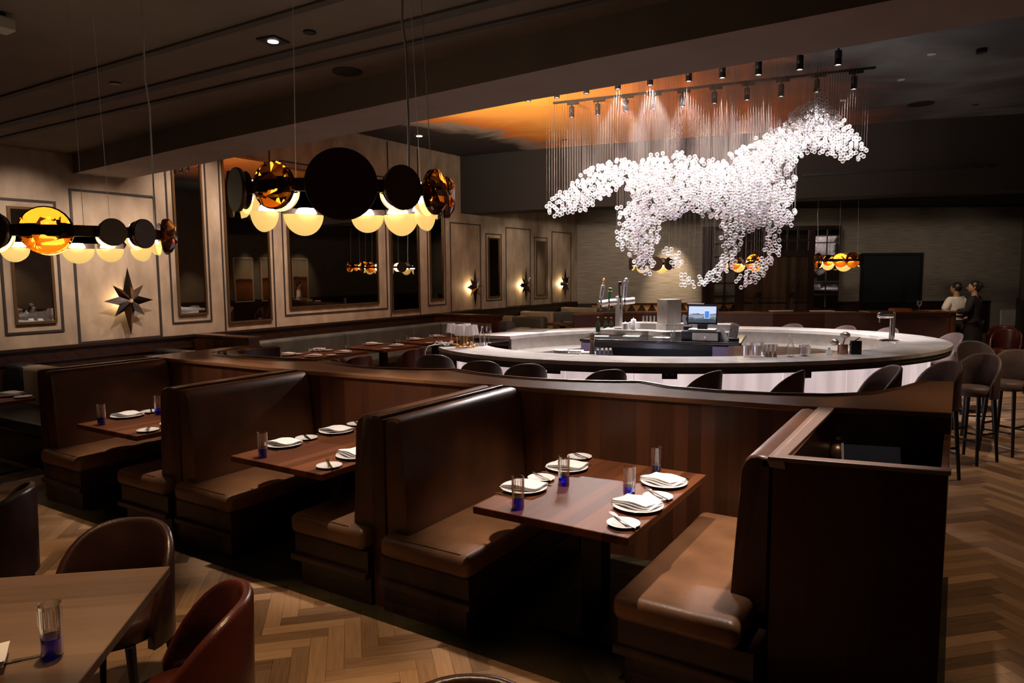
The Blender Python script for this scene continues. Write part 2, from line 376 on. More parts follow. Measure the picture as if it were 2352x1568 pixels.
# ---- ceilings
CB = [(-9.75,13.3),(-7.33,13.55),(-5.15,13.97),(-.8,14.73),(1.6,15.4)]
m = MB(); m.box(XW-.2, 1.75, -1.2, 4.9, 3.5, 3.6); struct(m.build('ceiling', M['ceiling']))
for i, (y, h) in enumerate(((3.0,.03),(3.53,.05),(3.83,.03))):
    m = MB(); m.box(XW, 1.55, y-h, y+h, 3.485, 3.5); struct(m.build('trim_%d' % (i+2), pm('ceiling_groove_%d' % i, (.05,.04,.032), .8)))
near = [(XW,4.86),(-7,4.55),(-4.28,4.31),(-2,4.11),(-.29,4.05),(1.55,4.0)]; far = [(1.55,4.6),(-.5,4.72),(-2.86,4.8),(-5,5.0),(-7.2,5.25),(XW,5.56)]
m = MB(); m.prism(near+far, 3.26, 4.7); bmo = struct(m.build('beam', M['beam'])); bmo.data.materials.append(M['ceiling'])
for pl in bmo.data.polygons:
    if pl.normal.y < -.5: pl.material_index = 1  # shade on the near face put into a darker material
# painted ceiling over the bar
def mural_mat():
    m, nt, b = _new('sunset_cloud_mural'); N = nt.nodes.new; L = nt.links.new
    tc = N('ShaderNodeTexCoord'); mp = N('ShaderNodeMapping'); mp.inputs['Scale'].default_value = (.5,.85,1); mp.inputs['Rotation'].default_value = (0,0,R(-18)); L(tc.outputs['Object'], mp.inputs[0])
    n1 = N('ShaderNodeTexNoise'); n1.inputs['Scale'].default_value = .9; n1.inputs['Detail'].default_value = 7; n1.inputs['Roughness'].default_value = .55; n1.inputs['Distortion'].default_value = .8; L(mp.outputs[0], n1.inputs[0])
    sp = N('ShaderNodeSeparateXYZ'); L(tc.outputs['Object'], sp.inputs[0])
    # sky runs from dark storm over orange to grey blue along X
    ma = N('ShaderNodeMath'); ma.operation = 'MULTIPLY_ADD'; ma.inputs[1].default_value = .1; ma.inputs[2].default_value = .95; L(sp.outputs['X'], ma.inputs[0])
    ns = N('ShaderNodeMath'); ns.operation = 'MULTIPLY_ADD'; ns.inputs[1].default_value = .36; ns.inputs[2].default_value = -.18; L(n1.outputs[0], ns.inputs[0])
    yy = N('ShaderNodeMath'); yy.operation = 'MULTIPLY_ADD'; yy.inputs[1].default_value = -.02; yy.inputs[2].default_value = .2; L(sp.outputs['Y'], yy.inputs[0])
    s1 = N('ShaderNodeMath'); L(ma.outputs[0], s1.inputs[0]); L(ns.outputs[0], s1.inputs[1])
    s2 = N('ShaderNodeMath'); L(s1.outputs[0], s2.inputs[0]); L(yy.outputs[0], s2.inputs[1])
    cr = N('ShaderNodeValToRGB'); r = cr.color_ramp
    st = [(0,(.015,.01,.01)),(.10,(.03,.015,.012)),(.15,(.34,.26,.2)),(.19,(.75,.2,.02)),(.27,(.9,.36,.06)),(.42,(.92,.31,.035)),(.55,(.75,.19,.035)),(.64,(.4,.12,.045)),(.73,(.2,.09,.06)),(.81,(.06,.055,.06)),(.91,(.15,.18,.2)),(1,(.05,.06,.07))]
    r.elements[0].position = st[0][0]; r.elements[0].color = (*st[0][1],1); r.elements[1].position = 1; r.elements[1].color = (*st[-1][1],1)
    for p, c in st[1:-1]: e = r.elements.new(p); e.color = (*c,1)
    L(s2.outputs[0], cr.inputs[0]); L(cr.outputs[0], b.inputs['Base Color']); b.inputs['Roughness'].default_value = .75
    return m
m = MB(); m.prism([(XW,4.9),(1.55,4.5)]+CB[::-1], 4.58, 4.66); mur = struct(m.build('ceiling_mural', mural_mat()))
# bulkhead beyond the painted ceiling, then the far ceiling
CB2 = [(x-.03, y+.75) for x, y in CB]; CB2[0] = (XW, CB2[0][1])
m = MB(); m.prism(CB+CB2[::-1], 3.3, 4.7); bk = struct(m.build('bulkhead', M['soffit']))
m = MB()
for a, b in (((-8.6,13.47),(-6.81,13.62)),((-2.58,14.38),(.36,14.98))):
    d = Vector((b[0]-a[0], b[1]-a[1], 0)); m.cbox((Vector((*a,3.72))+Vector((*b,3.72)))/2, d.length, .06, .05, math.atan2(d.y,d.x))
struct(m.build('trim_5', M['black']))
m = MB(); m.prism(CB2+[(1.75,27),(XW,27)], 3.78, 3.88); struct(m.build('ceiling_far', M['soffit']))

# ---- panelled wall: grooves, mirrors
def frame_rect(m, y0, y1, z0, z1, t, d, x=XW):
    m.box(x-.01, x+d, y0-t/2, y0+t/2, z0-t/2, z1+t/2); m.box(x-.01, x+d, y1-t/2, y1+t/2, z0-t/2, z1+t/2)
    m.box(x-.01, x+d, y0+t/2, y1-t/2, z0-t/2, z0+t/2); m.box(x-.01, x+d, y0+t/2, y1-t/2, z1-t/2, z1+t/2)
rects = [(3.96,4.605,1.245,2.87),(4.80,5.93,1.062,3.05),(6.12,6.755,1.24,3.95),(8.18,10.75,1.24,3.84),(12.06,12.68,1.24,3.5),(12.88,14.06,1.062,3.07),(14.3,14.98,1.26,2.88),(15.2,16.4,1.062,3.07),(16.62,17.33,1.22,2.88),(17.6,18.75,1.062,3.07),(2.6,3.75,1.062,3.05)]
for i, (y0,y1,z0,z1) in enumerate(rects):
    m = MB(); frame_rect(m, y0, y1, z0, z1, .022 if i not in (0,1) else .03, .012); struct(m.build('trim_%d' % (i+6), M['groove']))
m = MB()
for y in (7.0, 7.97, 10.85, 11.78): m.box(XW-.01, XW+.012, y-.01, y+.01, 1.06, 4.55)
struct(m.build('trim_18', M['groove']))
mir = [(4.09,4.505,1.38,2.76,'slim bronze framed mirror beside the left star sconce, leftmost on the panelled wall'),
       (6.24,6.66,1.372,3.75,'tall slim mirror reflecting the crystal horse head, right of the left star sconce'),
       (7.08,7.86,1.2,3.78,'tall mirror reflecting two framed landscapes, left of the widest mirror'),
       (8.30,10.47,1.38,3.72,'widest mirror on the panelled wall, behind the front ring chandelier'),
       (10.91,11.72,1.19,3.78,'tall dark mirror directly right of the widest mirror'),
       (12.16,12.57,1.38,3.4,'slim mirror left of the first far star sconce, reflecting a small chandelier'),
       (14.42,14.87,1.36,2.76,'smoked mirror panel between the first and second far star sconces'),
       (16.74,17.21,1.33,2.76,'smoked mirror panel between the second and third far star sconces')]
for i, (y0,y1,z0,z1,lab) in enumerate(mir):
    t = thing('wall_mirror', lab, 'mirror', (XW, (y0+y1)/2, z0), 0, 'mirrors on the panelled wall')
    m = MB(); h = (y1-y0)/2; fw = .03
    m.M = Matrix.Translation((-XW, 0, 0)); frame_rect(m, -h-fw/2, h+fw/2, -fw/2, z1-z0+fw/2, fw, .03); m.build('frame', M['bronze'], t)
    m = MB(); m.box(.001, .012, -h, h, 0, z1-z0); m.build('mirror_glass', M['mirror' if i < 6 else 'mirror_dark'], t)

# ---- star sconces
def make_star():
    t = thing('star_sconce', '', 'sconce', group='star sconces on the panelled wall')
    m = MB()
    tips = [(.455,90),(.30,45),(.345,0),(.30,-45),(.475,-90),(.30,-135),(.345,180),(.30,135)]
    for L_, a in tips:
        a = R(a); wd = .085 if L_ > .4 else .072; base = .085
        d = Vector((0, math.cos(a), math.sin(a))); p = Vector((0, -math.sin(a), math.cos(a)))
        o = Vector((.15,0,0))
        # shallow ridged blade
        b0 = o+d*.02; pl = o+d*base+p*wd+Vector((-.02,0,0)); pr = o+d*base-p*wd+Vector((-.02,0,0)); tip = o+d*L_+Vector((-.015,0,0)); rd = o+d*base+Vector((.035,0,0)); bk_ = o+d*base+Vector((-.03,0,0))
        vs = [b0+Vector((.05,0,0)), pl, pr, tip, rd, bk_]
        m.add(vs, [(0,4,1),(0,2,4),(4,3,1),(4,2,3),(5,1,3),(5,3,2),(0,1,5),(0,5,2)])
    m.build('star', pm('mirror_polished_steel', (.55,.5,.48), .12, 1), t)
    m = MB(); m.M = Matrix.Rotation(R(90),4,'Y'); m.lathe([(.055,.0),(.055,.012),(.012,.016),(.012,.14)], 16); m.build('backplate', M['dark_metal'], t)
    m = MB(); m.lathe([(.028,-.1),(.03,-.09),(.03,.09),(.028,.1)], 14, (.075,0,0)); m.build('lamp_tube', M['sconce_glow'], t)
    return t
star = Stock(make_star)
for y, lab, e in ((5.412,'large mirror-polished star sconce left of the tall slim mirror',4.5),(13.65,'star sconce right of the wide mirrors, first of the far three',8),(15.97,'star sconce between the two smoked mirror panels',8),(18.16,'star sconce nearest the corner with the far wall',8)):
    star.put((XW,y,1.6), 0, lab)
    bulb('sconce_bulb', (XW+.075,y-.05,1.6), e*.9, (1,.7,.38), .03)

# ---- far wall: timber doors and glazing
def bwthing(name, label, cat, px, py, off=0, group=None):
    s, z = bw(px, py); p = BW0+BWR*s+BWN*off; return thing(name, label, cat, (p.x,p.y,0), BW_ANG, group), s
frame_m = wood('far_door_timber', (.02,.010,.006), (.10,.05,.025), 'Z', 'X', .14, .5)
s0, _ = bw(1613,600); s1, _ = bw(1925,600); zt = bw(1700,520)[1]
o, _ = BW0+BWR*s0, 0
t = thing('door_1', 'timber barn door set with transom lights on the far wall', 'door', (o.x,o.y,0), BW_ANG); struct(t)
W0 = s1-s0
m = MB()
M['window_mirror'] = pm('dark_window_glass', (.30,.28,.27), .03, 1.0)
def px2x(px): return bw(px,600)[0]-s0
xs = [0, px2x(1638), px2x(1689), px2x(1708), px2x(1855), px2x(1868), px2x(1920), W0]
for a, b in ((xs[0],xs[1]),(xs[2],xs[3]),(xs[4],xs[5]),(xs[6],xs[7])): m.box(a, b, -.1, 0, 0, zt)
m.box(xs[0], xs[7], -.11, 0, zt-.12, zt); ztr = bw(1760,585)[1]; m.box(xs[3], xs[4], -.11, 0, ztr-.06, ztr+.12)
m.box(xs[5], xs[6], -.11, 0, 0, bw(1890,705)[1]); m.box(xs[1], xs[2], -.11, 0, 0, .4)
m.build('door_frame', M['walnut_dark'], t)
m = MB(); m.box(xs[3], xs[4], -.06, -.01, 0, ztr-.06); lf = m.build('door_leaf', frame_m, t)
m = MB(); xm = (xs[3]+xs[4])/2
for xa, za, xb, zb in ((xs[3]+.15,.3,xm-.2,2.2),(xs[4]-.15,2.3,xm+.25,.3),(xs[3]+.1,1.2,xs[4]-.1,1.2)):
    d = Vector((xb-xa,0,zb-za)); m.cbox(((xa+xb)/2,-.075,(za+zb)/2), d.length, .03, .16, 0, 0, -math.atan2(d.z,d.x))
m.build('brace', frame_m, t)
def grid_window(x0,x1,z0,z1,nx,nz,nm,ang=0):
    W_ = Matrix.Translation((x0,-.05,0)) @ Matrix.Rotation(ang,4,'Z') @ Matrix.Translation((-x0,.05,0))
    m = MB(); m.M = W_; m.box(x0,x1,-.04,-.03,z0,z1); pn = m.build('pane', M['window_mirror'] if nm else thin_glass('far_pane',(.8,.8,.8),.3,.03,.4), t)
    m = MB(); m.M = W_
    for i in range(1,nx): x = x0+(x1-x0)*i/nx; m.box(x-.02,x+.02,-.07,-.025,z0,z1)
    for i in range(1,nz): z = z0+(z1-z0)*i/nz; m.box(x0,x1,-.068,-.027,z-.018,z+.018)
    m.build('muntin', M['walnut_dark'], t)
zw1 = bw(1890,528)[1]-.08; zw0 = bw(1890,705)[1]
grid_window(xs[3], xs[4], ztr+.12, zt-.12, 6, 2, 1); grid_window(xs[5], xs[6], zw0, zt-.12, 2, 6, 1, -R(25.5))
grid_window(xs[1], xs[2], .4, zt-.12, 2, 7, 0)
# lit cellar shelves behind the two side windows
pass
s2, _ = bw(1982,600); s3, _ = bw(2113,600); zd = bw(2040,586)[1]
p = BW0+BWR*s2; t = thing('door_2', 'dark blue-black double door in the far wall', 'door', (p.x,p.y,0), BW_ANG); struct(t)
m = MB(); wd = s3-s2; m.box(0,wd,-.03,-.001,0,zd); m.build('door_leaf', pm('navy_door', (.012,.015,.022), .5), t)
m = MB(); m.box(-.07,0,-.06,0,0,zd+.07); m.box(wd,wd+.07,-.06,0,0,zd+.07); m.box(0,wd,-.06,0,zd,zd+.07); m.build('door_frame', M['black'], t)
m = MB(); m.tube([(wd*.72,-.03,1.0),(wd*.72,-.09,1.0),(wd*.72,-.09,1.25),(wd*.72,-.03,1.25)], .015, 8); m.build('handle', M['dark_metal'], t)

# landscapes on the right-hand wall, seen in the mirrors
def paint_mat(name, horizon, tint):
    m, nt, b = _new(name); N = nt.nodes.new; L = nt.links.new
    tc = N('ShaderNodeTexCoord'); sp = N('ShaderNodeSeparateXYZ'); L(tc.outputs['Object'], sp.inputs[0])
    no = N('ShaderNodeTexNoise'); no.inputs['Scale'].default_value = 4; no.inputs['Detail'].default_value = 8; L(tc.outputs['Object'], no.inputs[0])
    ma = N('ShaderNodeMath'); ma.operation = 'MULTIPLY_ADD'; ma.inputs[1].default_value = .35; L(no.outputs[0], ma.inputs[0]); L(sp.outputs['Z'], ma.inputs[2])
    cr = N('ShaderNodeValToRGB'); r = cr.color_ramp
    r.elements[0].color = (.10,.035,.012,1); r.elements[1].color = (.22,.2,.17,1)
    for q, c in ((.42,(.30,.10,.03)),(horizon,(.05,.02,.01)),(horizon+.03,(.5,.38,.24)),(.9,(.30,.26,.22))): e = r.elements.new(q); e.color = (*[a*b_ for a, b_ in zip(c,tint)],1)
    dv = N('ShaderNodeMath'); dv.operation = 'DIVIDE'; dv.inputs[1].default_value = 1.7; L(ma.outputs[0], dv.inputs[0]); L(dv.outputs[0], cr.inputs[0]); L(cr.outputs[0], b.inputs['Base Color']); return m
for i, (y0, y1, lab) in enumerate(((15.5,16.24,'tall framed landscape with a low barn, left of three seen in the mirrors'),(16.6,17.42,'tall framed landscape with bright clouds, middle of three seen in the mirrors'),(18.0,18.72,'tall framed prairie landscape, right of three seen in the mirrors'))):
    t = thing('framed_painting', lab, 'painting', (1.54,(y0+y1)/2,1.0), 0, 'landscapes on the right-hand wall'); h = (y1-y0)/2
    m = MB(); m.M = Matrix.Scale(-1,4,(1,0,0)); frame_rect(m, -h, h, 0, 1.5, .035, .05, 0); m.build('picture_frame', pm('pale_gilt_%d' % i, (.6,.5,.38), .4), t)
    m = MB(); m.box(-.025,-.012,-h+.01,h-.01,.01,1.49); m.build('canvas', paint_mat('landscape_%d' % i, .55+.02*i, (1,1,1)), t)
for y in (15.87,17.0,18.36): spot('picture_light', (.3,y,3.5), (1.5,y,1.7), 80, 50, .7, (1,.75,.5), .04)
# ================================================================ BOOTHS
ZT = 1.13
def back_prof(s, x0=.05):
    return [(s*x0,.40),(s*(x0+.17),.40),(s*(x0+.125),ZT-.07),(s*(x0+.11),ZT-.03),(s*(x0+.085),ZT-.006),(s*(x0+.05),ZT),(s*(x0+.01),ZT-.008),(s*x0,ZT-.03)]
def sweep_y(m, prof, y0, y1, r=.03):
    """profile in XZ swept along Y with softened ends"""
    n = len(prof); cx = sum(p[0] for p in prof)/n; cz = sum(p[1] for p in prof)/n; vs = []; fs = []
    st = [(y0,.93),(y0+r*.3,.975),(y0+r,1.0),(y1-r,1.0),(y1-r*.3,.975),(y1,.93)]
    for y, k in st:
        for x, z in prof: vs.append((cx+(x-cx)*k, y, cz+(z-cz)*(k if z > cz else 1)))
    for q in range(len(st)-1):
        for i in range(n): fs.append((q*n+i, q*n+(i+1)%n, (q+1)*n+(i+1)%n, (q+1)*n+i))
    fs += [tuple(range(n)), tuple(range((len(st)-1)*n, len(st)*n))]
    return m.add(vs, fs)
def bench(x, yend, sides, label, lseat=True, name='booth_bench'):
    t = thing(name, label, 'bench', (x,0,0), 0, 'back-to-back booth benches')
    y0 = 2.97
    m = MB(); m.box(-.05,.05,y0-.01,yend,0,ZT-.012); m.build('core_panel', M['walnut_y'], t, bevel=.004)
    m = MB(); m.box(-.028,.028,y0-.014,yend,ZT-.012,ZT+.006); m.build('cap_strip', M['cap'], t, bevel=.004)
    for s in sides:
        m = MB(); sweep_y(m, back_prof(s), y0, wy(x+min(s*.06,s*.22))-.006); b = m.build('backrest', M['leather_brown'], t, smooth=45)
        a, c = sorted((s*.06, s*.69)); y2 = min(wy(x+min(a,c))-.004, 4.26)
        m = MB(); m.rbox(a, c, y0-.09, y2, .335, .462, .045, 4); se = m.build('seat_cushion', M['leather_seat'], t, smooth=60)
        m = MB(); m.tube([(s*.2,y0-.06,.462),(s*.62,y0-.06,.462)], .003, 6); m.build('piping', M['leather_seat'], se)
        a, c = sorted((s*.05, s*.67))
        m = MB(); m.box(a, c, y0-.06, y2, .20, .335); m.build('seat_panel', M['walnut_dark'], t, bevel=.004)
        a, c = sorted((s*.05, s*.69)); m = MB(); m.box(a, c, y0-.085, y2, .165, .205); m.build('base_ledge', M['walnut_dark'], t, bevel=.006)
        a, c = sorted((s*.05, s*.64)); m = MB(); m.box(a, c, y0-.04, y2, 0, .165); m.build('plinth', M['walnut_dark'], t)
    return t
WALLY = [(-6.95,4.02),(-6.6,4.05),(-4.66,4.09),(-2.68,4.27),(-.8,4.49),(.0,4.72)]
def wy(x):
    for (a,b),(c,d) in zip(WALLY,WALLY[1:]):
        if a <= x <= c: return b+(d-b)*(x-a)/(c-a)
    return WALLY[0][1]
bench(-6.72, wy(-6.72-.06)-.003, (1,), 'brown leather booth bench, farthest left of the back-to-back row')
bench(-4.77, wy(-4.77-.06)-.003, (-1,1), 'back-to-back brown leather booth bench between the left and middle booth tables')
bench(-2.79, wy(-2.79-.06)-.003, (-1,1), 'back-to-back brown leather booth bench between the middle and right booth tables')

# service station with the last bench leaning on it
t = thing('service_station', 'dark walnut service station with open recessed top ending the booth row', 'cabinet', (0,0,0))
m = MB(); m.prism([(-.66,3.21),(.0,3.34),(.0,3.40),(-.60,3.27),(-.60,wy(-.6)),(-.66,wy(-.66))], 0, ZT-.02); m.build('body', M['walnut'], t)
m = MB(); m.prism([(-.68,3.19),(.01,3.325),(.01,3.385),(-.61,3.265),(-.59,wy(-.6)),(-.68,wy(-.68))], ZT-.02, ZT); m.build('rim', pm('pale_wood_rim', (.24,.16,.125), .3), t, bevel=.004)
m = MB(); m.prism([(-.61,3.26),(-.02,3.38),(-.02,4.72),(-.61,4.5)], .80, .82); m.build('shelf', M['black'], t)
m = MB(); m.box(-.03,-.001,3.38,4.72,0,1.0); m.build('side_panel', M['walnut_y'], t)
m = MB(); sweep_y(m, back_prof(-1,.0), 3.2, wy(-.8)-.02); m.build('backrest', M['leather_brown'], t, loc=(-.67,0,0), smooth=45)
m = MB(); sweep_y(m, [(-.055,ZT-.05),(-.045,ZT-.015),(0,ZT+.002),(.045,ZT-.015),(.055,ZT-.05)], 3.2, wy(-.7)-.02); m.build('padded_roll', M['leather_brown_lit'], t, loc=(-.655,0,0), smooth=60)
m = MB(); m.rbox(-1.30,-.72, 2.9, 4.27, .335, .462, .045, 4); m.build('seat_cushion', M['leather_seat'], t, smooth=60)
m = MB(); m.box(-1.28,-.66,2.94,4.27,.2,.335); m.build('seat_panel', M['walnut_dark'], t)
m = MB(); m.box(-1.30,-.66,2.92,4.27,.165,.205); m.build('base_ledge', M['walnut_dark'], t, bevel=.006)
m = MB(); m.box(-1.25,-.66,2.96,4.27,0,.165); m.build('plinth', M['walnut_dark'], t)
p = at(1885,1046,.825)
m = MB(); m.lathe([(.012,0),(.045,0),(.045,.03),(.012,.03)], 20); tag(m.build('tape_roll', M['white'], None, (p.x-.02,p.y+.02,.821), smooth=40), 'white tape roll lying in the service station recess', 'tape roll')
p = at(1920,1060,.825)
m = MB(); m.lathe([(.05,0),(.055,.02),(.06,.05),(.045,.085),(.012,.1),(.01,.115),(.018,.125),(.012,.14),(0,.142)], 20); tag(m.build('lidded_pot', M['bronze'], None, (p.x,p.y+.07,.821), smooth=50), 'small round metal pot with a knobbed lid in the service station recess', 'pot')
t = thing('tablet_stand', 'black tilted tablet on a stand in the service station recess', 'tablet', (-.33,3.98,.821), R(15))
m = MB(); m.box(-.09,.09,-.06,.06,0,.012); m.build('base', M['black'], t)
m = MB(); m.cbox((0,0,.13), .26,.012,.2, 0, R(-25)); m.build('screen', pm('glossy_black', (.01,.01,.012), .12), t)
m = MB(); m.cbox((-.14,0,.13), .012,.016,.21, 0, R(-25)); m.build('edge_strip', M['steel'], t)
t = thing('keyboard_tray', 'slim dark drawer unit with a blue standby light in the service station', 'electronics', (-.16,3.5,.821))
m = MB(); m.box(-.12,.12,-.05,.05,0,.09); m.build('case', M['black'], t)
m = MB(); m.box(-.115,.11,-.052,-.05,.084,.088); m.build('edge_strip', M['steel'], t)
m = MB(); m.box(-.118,-.105,-.056,-.05,.07,.078); m.build('standby_light', emit('blue_led', (.02,.1,1), 4), t)

# ---- partition between booths and bar, scalloped counter
def arc(a, b, depth, n=12):
    a = Vector((*a,0)); b = Vector((*b,0)); mid = (a+b)/2; d = (b-a); pn = Vector((d.y,-d.x,0)).normalized()
    if pn.y > 0: pn = -pn
    return [((a+d*q)+pn*depth*(1-(2*q-1)**2)).to_2d()[:] for q in [i/n for i in range(n+1)]]
cus = [(-6.62,5.2),(-5.06,4.66),(-3.6,4.77),(-1.96,4.91),(-.17,5.98)]
s1_ = [(-6.62,5.2),(-6.72,4.9),(-6.62,4.62),(-6.38,4.46),(-6.0,4.42),(-5.6,4.46),(-5.3,4.53),(-5.06,4.66)]
s2_ = arc(cus[1],cus[2],.2); s3_ = arc(cus[2],cus[3],.2)
s4_ = [(-1.96,4.91),(-1.7,4.79),(-1.35,4.78),(-1.0,4.86),(-.7,4.98),(-.45,5.2),(-.3,5.55),(-.17,5.98)]
edge = [(-6.95,5.2)]+s1_+s2_[1:]+s3_[1:]+s4_[1:]+[(.005,6.05)]
poly = WALLY+edge[::-1]
t = thing('booth_partition', 'long walnut partition with scalloped counter top between booths and bar', 'partition')
m = MB(); m.prism([(x,y+.012) for x,y in WALLY]+[(x*.999,y-.03) for x,y in edge[::-1]], 0, ZT-.035); m.build('panel', M['walnut'], t)
m = MB(); m.prism(poly, ZT-.035, ZT); m.build('counter_top', M['walnut_top'], t, bevel=.006)
for s in (s1_, s2_, s3_, s4_):
    o_ = [(x, y+.0) for x, y in s]
    m = MB(); m.tube([(x,y+.012,ZT-.012) for x,y in o_], .022, 8); m.tube([(x,y+.062,ZT-.03) for x,y in o_], .03, 8); m.tube([(x,y-.05,ZT) for x,y in o_], .006, 6); m.build('edge_roll', M['leather_brown'], t, smooth=60)
# curved bench wrapped by the left scallop
t = thing('curved_bench', 'curved brown leather bench back inside the left scallop of the walnut partition', 'bench')
ss = s1_[:-1]
m = MB(); a = [(x,y+.1) for x,y in ss]; c = [(x*1+.0,y+.19) for x,y in ss]
m.prism([(x+.06,y+.08) for x,y in ss]+[(x+.14,y+.16) for x,y in ss][::-1], .45, ZT+.01); m.build('backrest', M['leather_plum'], t, smooth=40, bevel=.02)
m = MB(); m.prism([(x+.14,y+.16) for x,y in ss]+[(-5.4,5.1),(-6.3,5.3)], .2, .46); m.build('seat', M['leather_plum'], t)
m = MB(); m.prism([(x+.14,y+.2) for x,y in ss]+[(-5.5,5.1),(-6.3,5.25)], 0, .2); m.build('plinth', M['walnut_dark'], t)

# ================================================================ TABLEWARE
def make_tumbler():
    t = thing('tumbler', '', 'glass', group='blue-footed tumblers')
    m = MB(); m.lathe([(.0315,.06),(.0325,.165),(.0335,.168),(.031,.166),(.029,.06)], 24); m.build('bowl', M['glass'], t, smooth=60)
    m = MB()
    for i in range(16):
        a = 2*math.pi*i/16; m.tube([(.0322*math.cos(a),.0322*math.sin(a),.10),(.0325*math.cos(a),.0325*math.sin(a),.155)], .0016, 4)
    m.build('flutes', M['glass_crystal'], t)
    m = MB(); m.lathe([(0,0),(.030,0),(.0315,.008),(.0315,.062),(.026,.06),(.026,.014),(0,.012)], 24); m.build('blue_base', M['glass_blue'], t, smooth=50)['label'] = 'cobalt blue base'
    return t
def make_plate():
    m = MB(); m.lathe([(0,.004),(.07,.003),(.085,.006),(.128,.017),(.13,.019),(.127,.021),(.085,.012),(.07,.009),(0,.009)], 36)
    return tag(m.build('dinner_plate', M['porcelain'], smooth=50), '', 'plate', 'white dinner plates')
def make_bread():
    m = MB(); m.lathe([(0,.004),(.045,.003),(.055,.006),(.078,.013),(.08,.015),(.077,.016),(.053,.010),(.045,.008),(0,.008)], 32)
    return tag(m.build('bread_plate', M['porcelain'], smooth=50), '', 'plate', 'white bread plates')
def make_napkin():
    bm = bmesh.new()
    m = MB()
    for k, (s, dz) in enumerate(((1.0,0),(.965,.007),(.93,.014))):
        nx, ny = 8, 6; vs = []; fs = []
        for j in range(ny+1):
            for i in range(nx+1):
                u, v_ = i/nx-.5, j/ny-.5
                z = dz+.006+.004*math.sin(u*7+k)+.003*math.cos(v_*6+k*2)-.01*max(0,abs(u)-.38)
                vs.append((u*.21*s+.006*k+v_*.02, v_*.145*s-.004*k, z))
        for j in range(ny):
            for i in range(nx): a = j*(nx+1)+i; fs.append((a,a+1,a+nx+2,a+nx+1))
        b = len(vs); vs2 = [(x,y,z-.006) for x,y,z in vs]; fs2 = [tuple(b+i for i in f[::-1]) for f in fs]
        rim = []
        brd = [i for i in range(nx+1)]+[(j+1)*(nx+1)-1 for j in range(1,ny+1)]+[ny*(nx+1)+i for i in range(nx-1,-1,-1)]+[j*(nx+1) for j in range(ny-1,0,-1)]
        for i in range(len(brd)): a, c = brd[i], brd[(i+1)%len(brd)]; rim.append((a,b+a,b+c,c))
        m.add(vs+vs2, fs+fs2+rim)
    return tag(m.build('folded_napkin', M['linen'], smooth=50), '', 'napkin', 'white folded napkins')
def make_knife(L=.2, nm='table_knife'):
    t = thing(nm, '', 'knife', group='table knives')
    m = MB(); m.cbox((-L*.26,0,.004), L*.46,.012,.006); m.build('handle', M['silver'], t, bevel=.002)
    m = MB(); m.prism([(-L*.03,-.005),(L*.4,-.007),(L*.48,-.002),(L*.46,.006),(-L*.03,.006)], .003, .0045); m.build('blade', M['silver'], t)
    return t
def make_fork():
    t = thing('table_fork', '', 'fork', group='table forks')
    m = MB(); m.cbox((-.04,0,.004), .12,.009,.004); m.build('handle', M['silver'], t, bevel=.0015)
    m = MB()
    m.prism([(.02,-.006),(.05,-.012),(.05,.012),(.02,.006)], .003,.005)
    for y in (-.0105,-.0035,.0035,.0105): m.box(.05,.095,y-.0015,y+.0015,.003,.005)
    m.build('tines', M['silver'], t); return t
S_tum, S_plate, S_bread, S_nap, S_knife, S_fork = Stock(make_tumbler), Stock(make_plate), Stock(make_bread), Stock(make_napkin), Stock(make_knife), Stock(make_fork)
def make_booth_table():
    t = thing('booth_table', '', 'table', group='walnut booth tables')
    m = MB(); m.box(-.43,.43,2.89,4.06,.71,.75); m.build('tabletop', M['table'], t, bevel=.004)
    m = MB(); m.box(-.06,.06,3.4,3.52,.03,.71); m.build('pedestal', M['dark_metal'], t)
    m = MB(); m.box(-.25,.25,3.2,3.72,0,.03); m.build('foot', M['dark_metal'], t); return t
S_bt = Stock(make_booth_table)
for i, (x, lab) in enumerate(((-1.64,'walnut table of the right booth, nearest the service station'),(-3.61,'walnut table of the middle booth'),(-5.58,'walnut table of the left booth, beyond the farthest bench'))):
    S_bt.put((x,0,0), 0, lab)
TZ = .7505
REL = {}
def rel(px, py): p = at(px, py, .75); return (p.x+1.64, p.y)
names = ['right booth','middle booth','left booth']
# place settings measured on the right booth table; the other two tables repeat them
SET = [('front left',(1203,1124),(1243,1101),(1190,1168),0),('back left',(1302,1077),(1331,1052),(1295,1114),0),
       ('front right',(1465,1166),(1432,1206),(1445,1141),1),('back right',(1525,1112),(1511,1144),(1507,1090),1)]
for i, x0 in enumerate((-1.64,-3.61,-5.58)):
    for where, pp, bp, gp, side in SET:
        if i and where == 'back right': continue
        (ax, ay), (bx, by), (gx, gy) = rel(*pp), rel(*bp), rel(*gp)
        if i and side: ax -= .0
        loc = 'at the %s seat of the %s' % (where, names[i])
        S_plate.put((x0+ax,ay,TZ), 0, 'white dinner plate under a napkin %s' % loc)
        r = R((8,-6)[side]+random.uniform(-6,6)) + (math.pi/2 if side else -math.pi/2)
        S_nap.put((x0+ax,ay,TZ+.0195), r+R(90), 'white folded napkin on the dinner plate %s' % loc)
        S_bread.put((x0+bx,by,TZ), 0, 'small white bread plate %s' % loc)
        S_knife.put((x0+bx+.005,by,TZ+.015), R(-28 if not side else -35), 'butter knife lying across the bread plate %s' % loc)
        if not (i == 1 and where in ('back left','front right')) and not (i == 2 and where == 'front right'):
            S_tum.put((x0+gx,gy,TZ), random.random(), 'fluted blue-footed tumbler %s' % loc)
        dy = -.135 if not side else .15
        S_knife.put((x0+ax+.0,ay+dy,TZ), R(5 if not side else 182), 'table knife beside the dinner plate %s' % loc)
        if side: S_fork.put((x0+bx-.03,by+.02,TZ+.019), R(140), 'fork resting on the bread plate %s' % loc)
        else: S_fork.put((x0+ax+.0,ay+.145,TZ), R(175), 'fork beside the dinner plate %s' % loc)

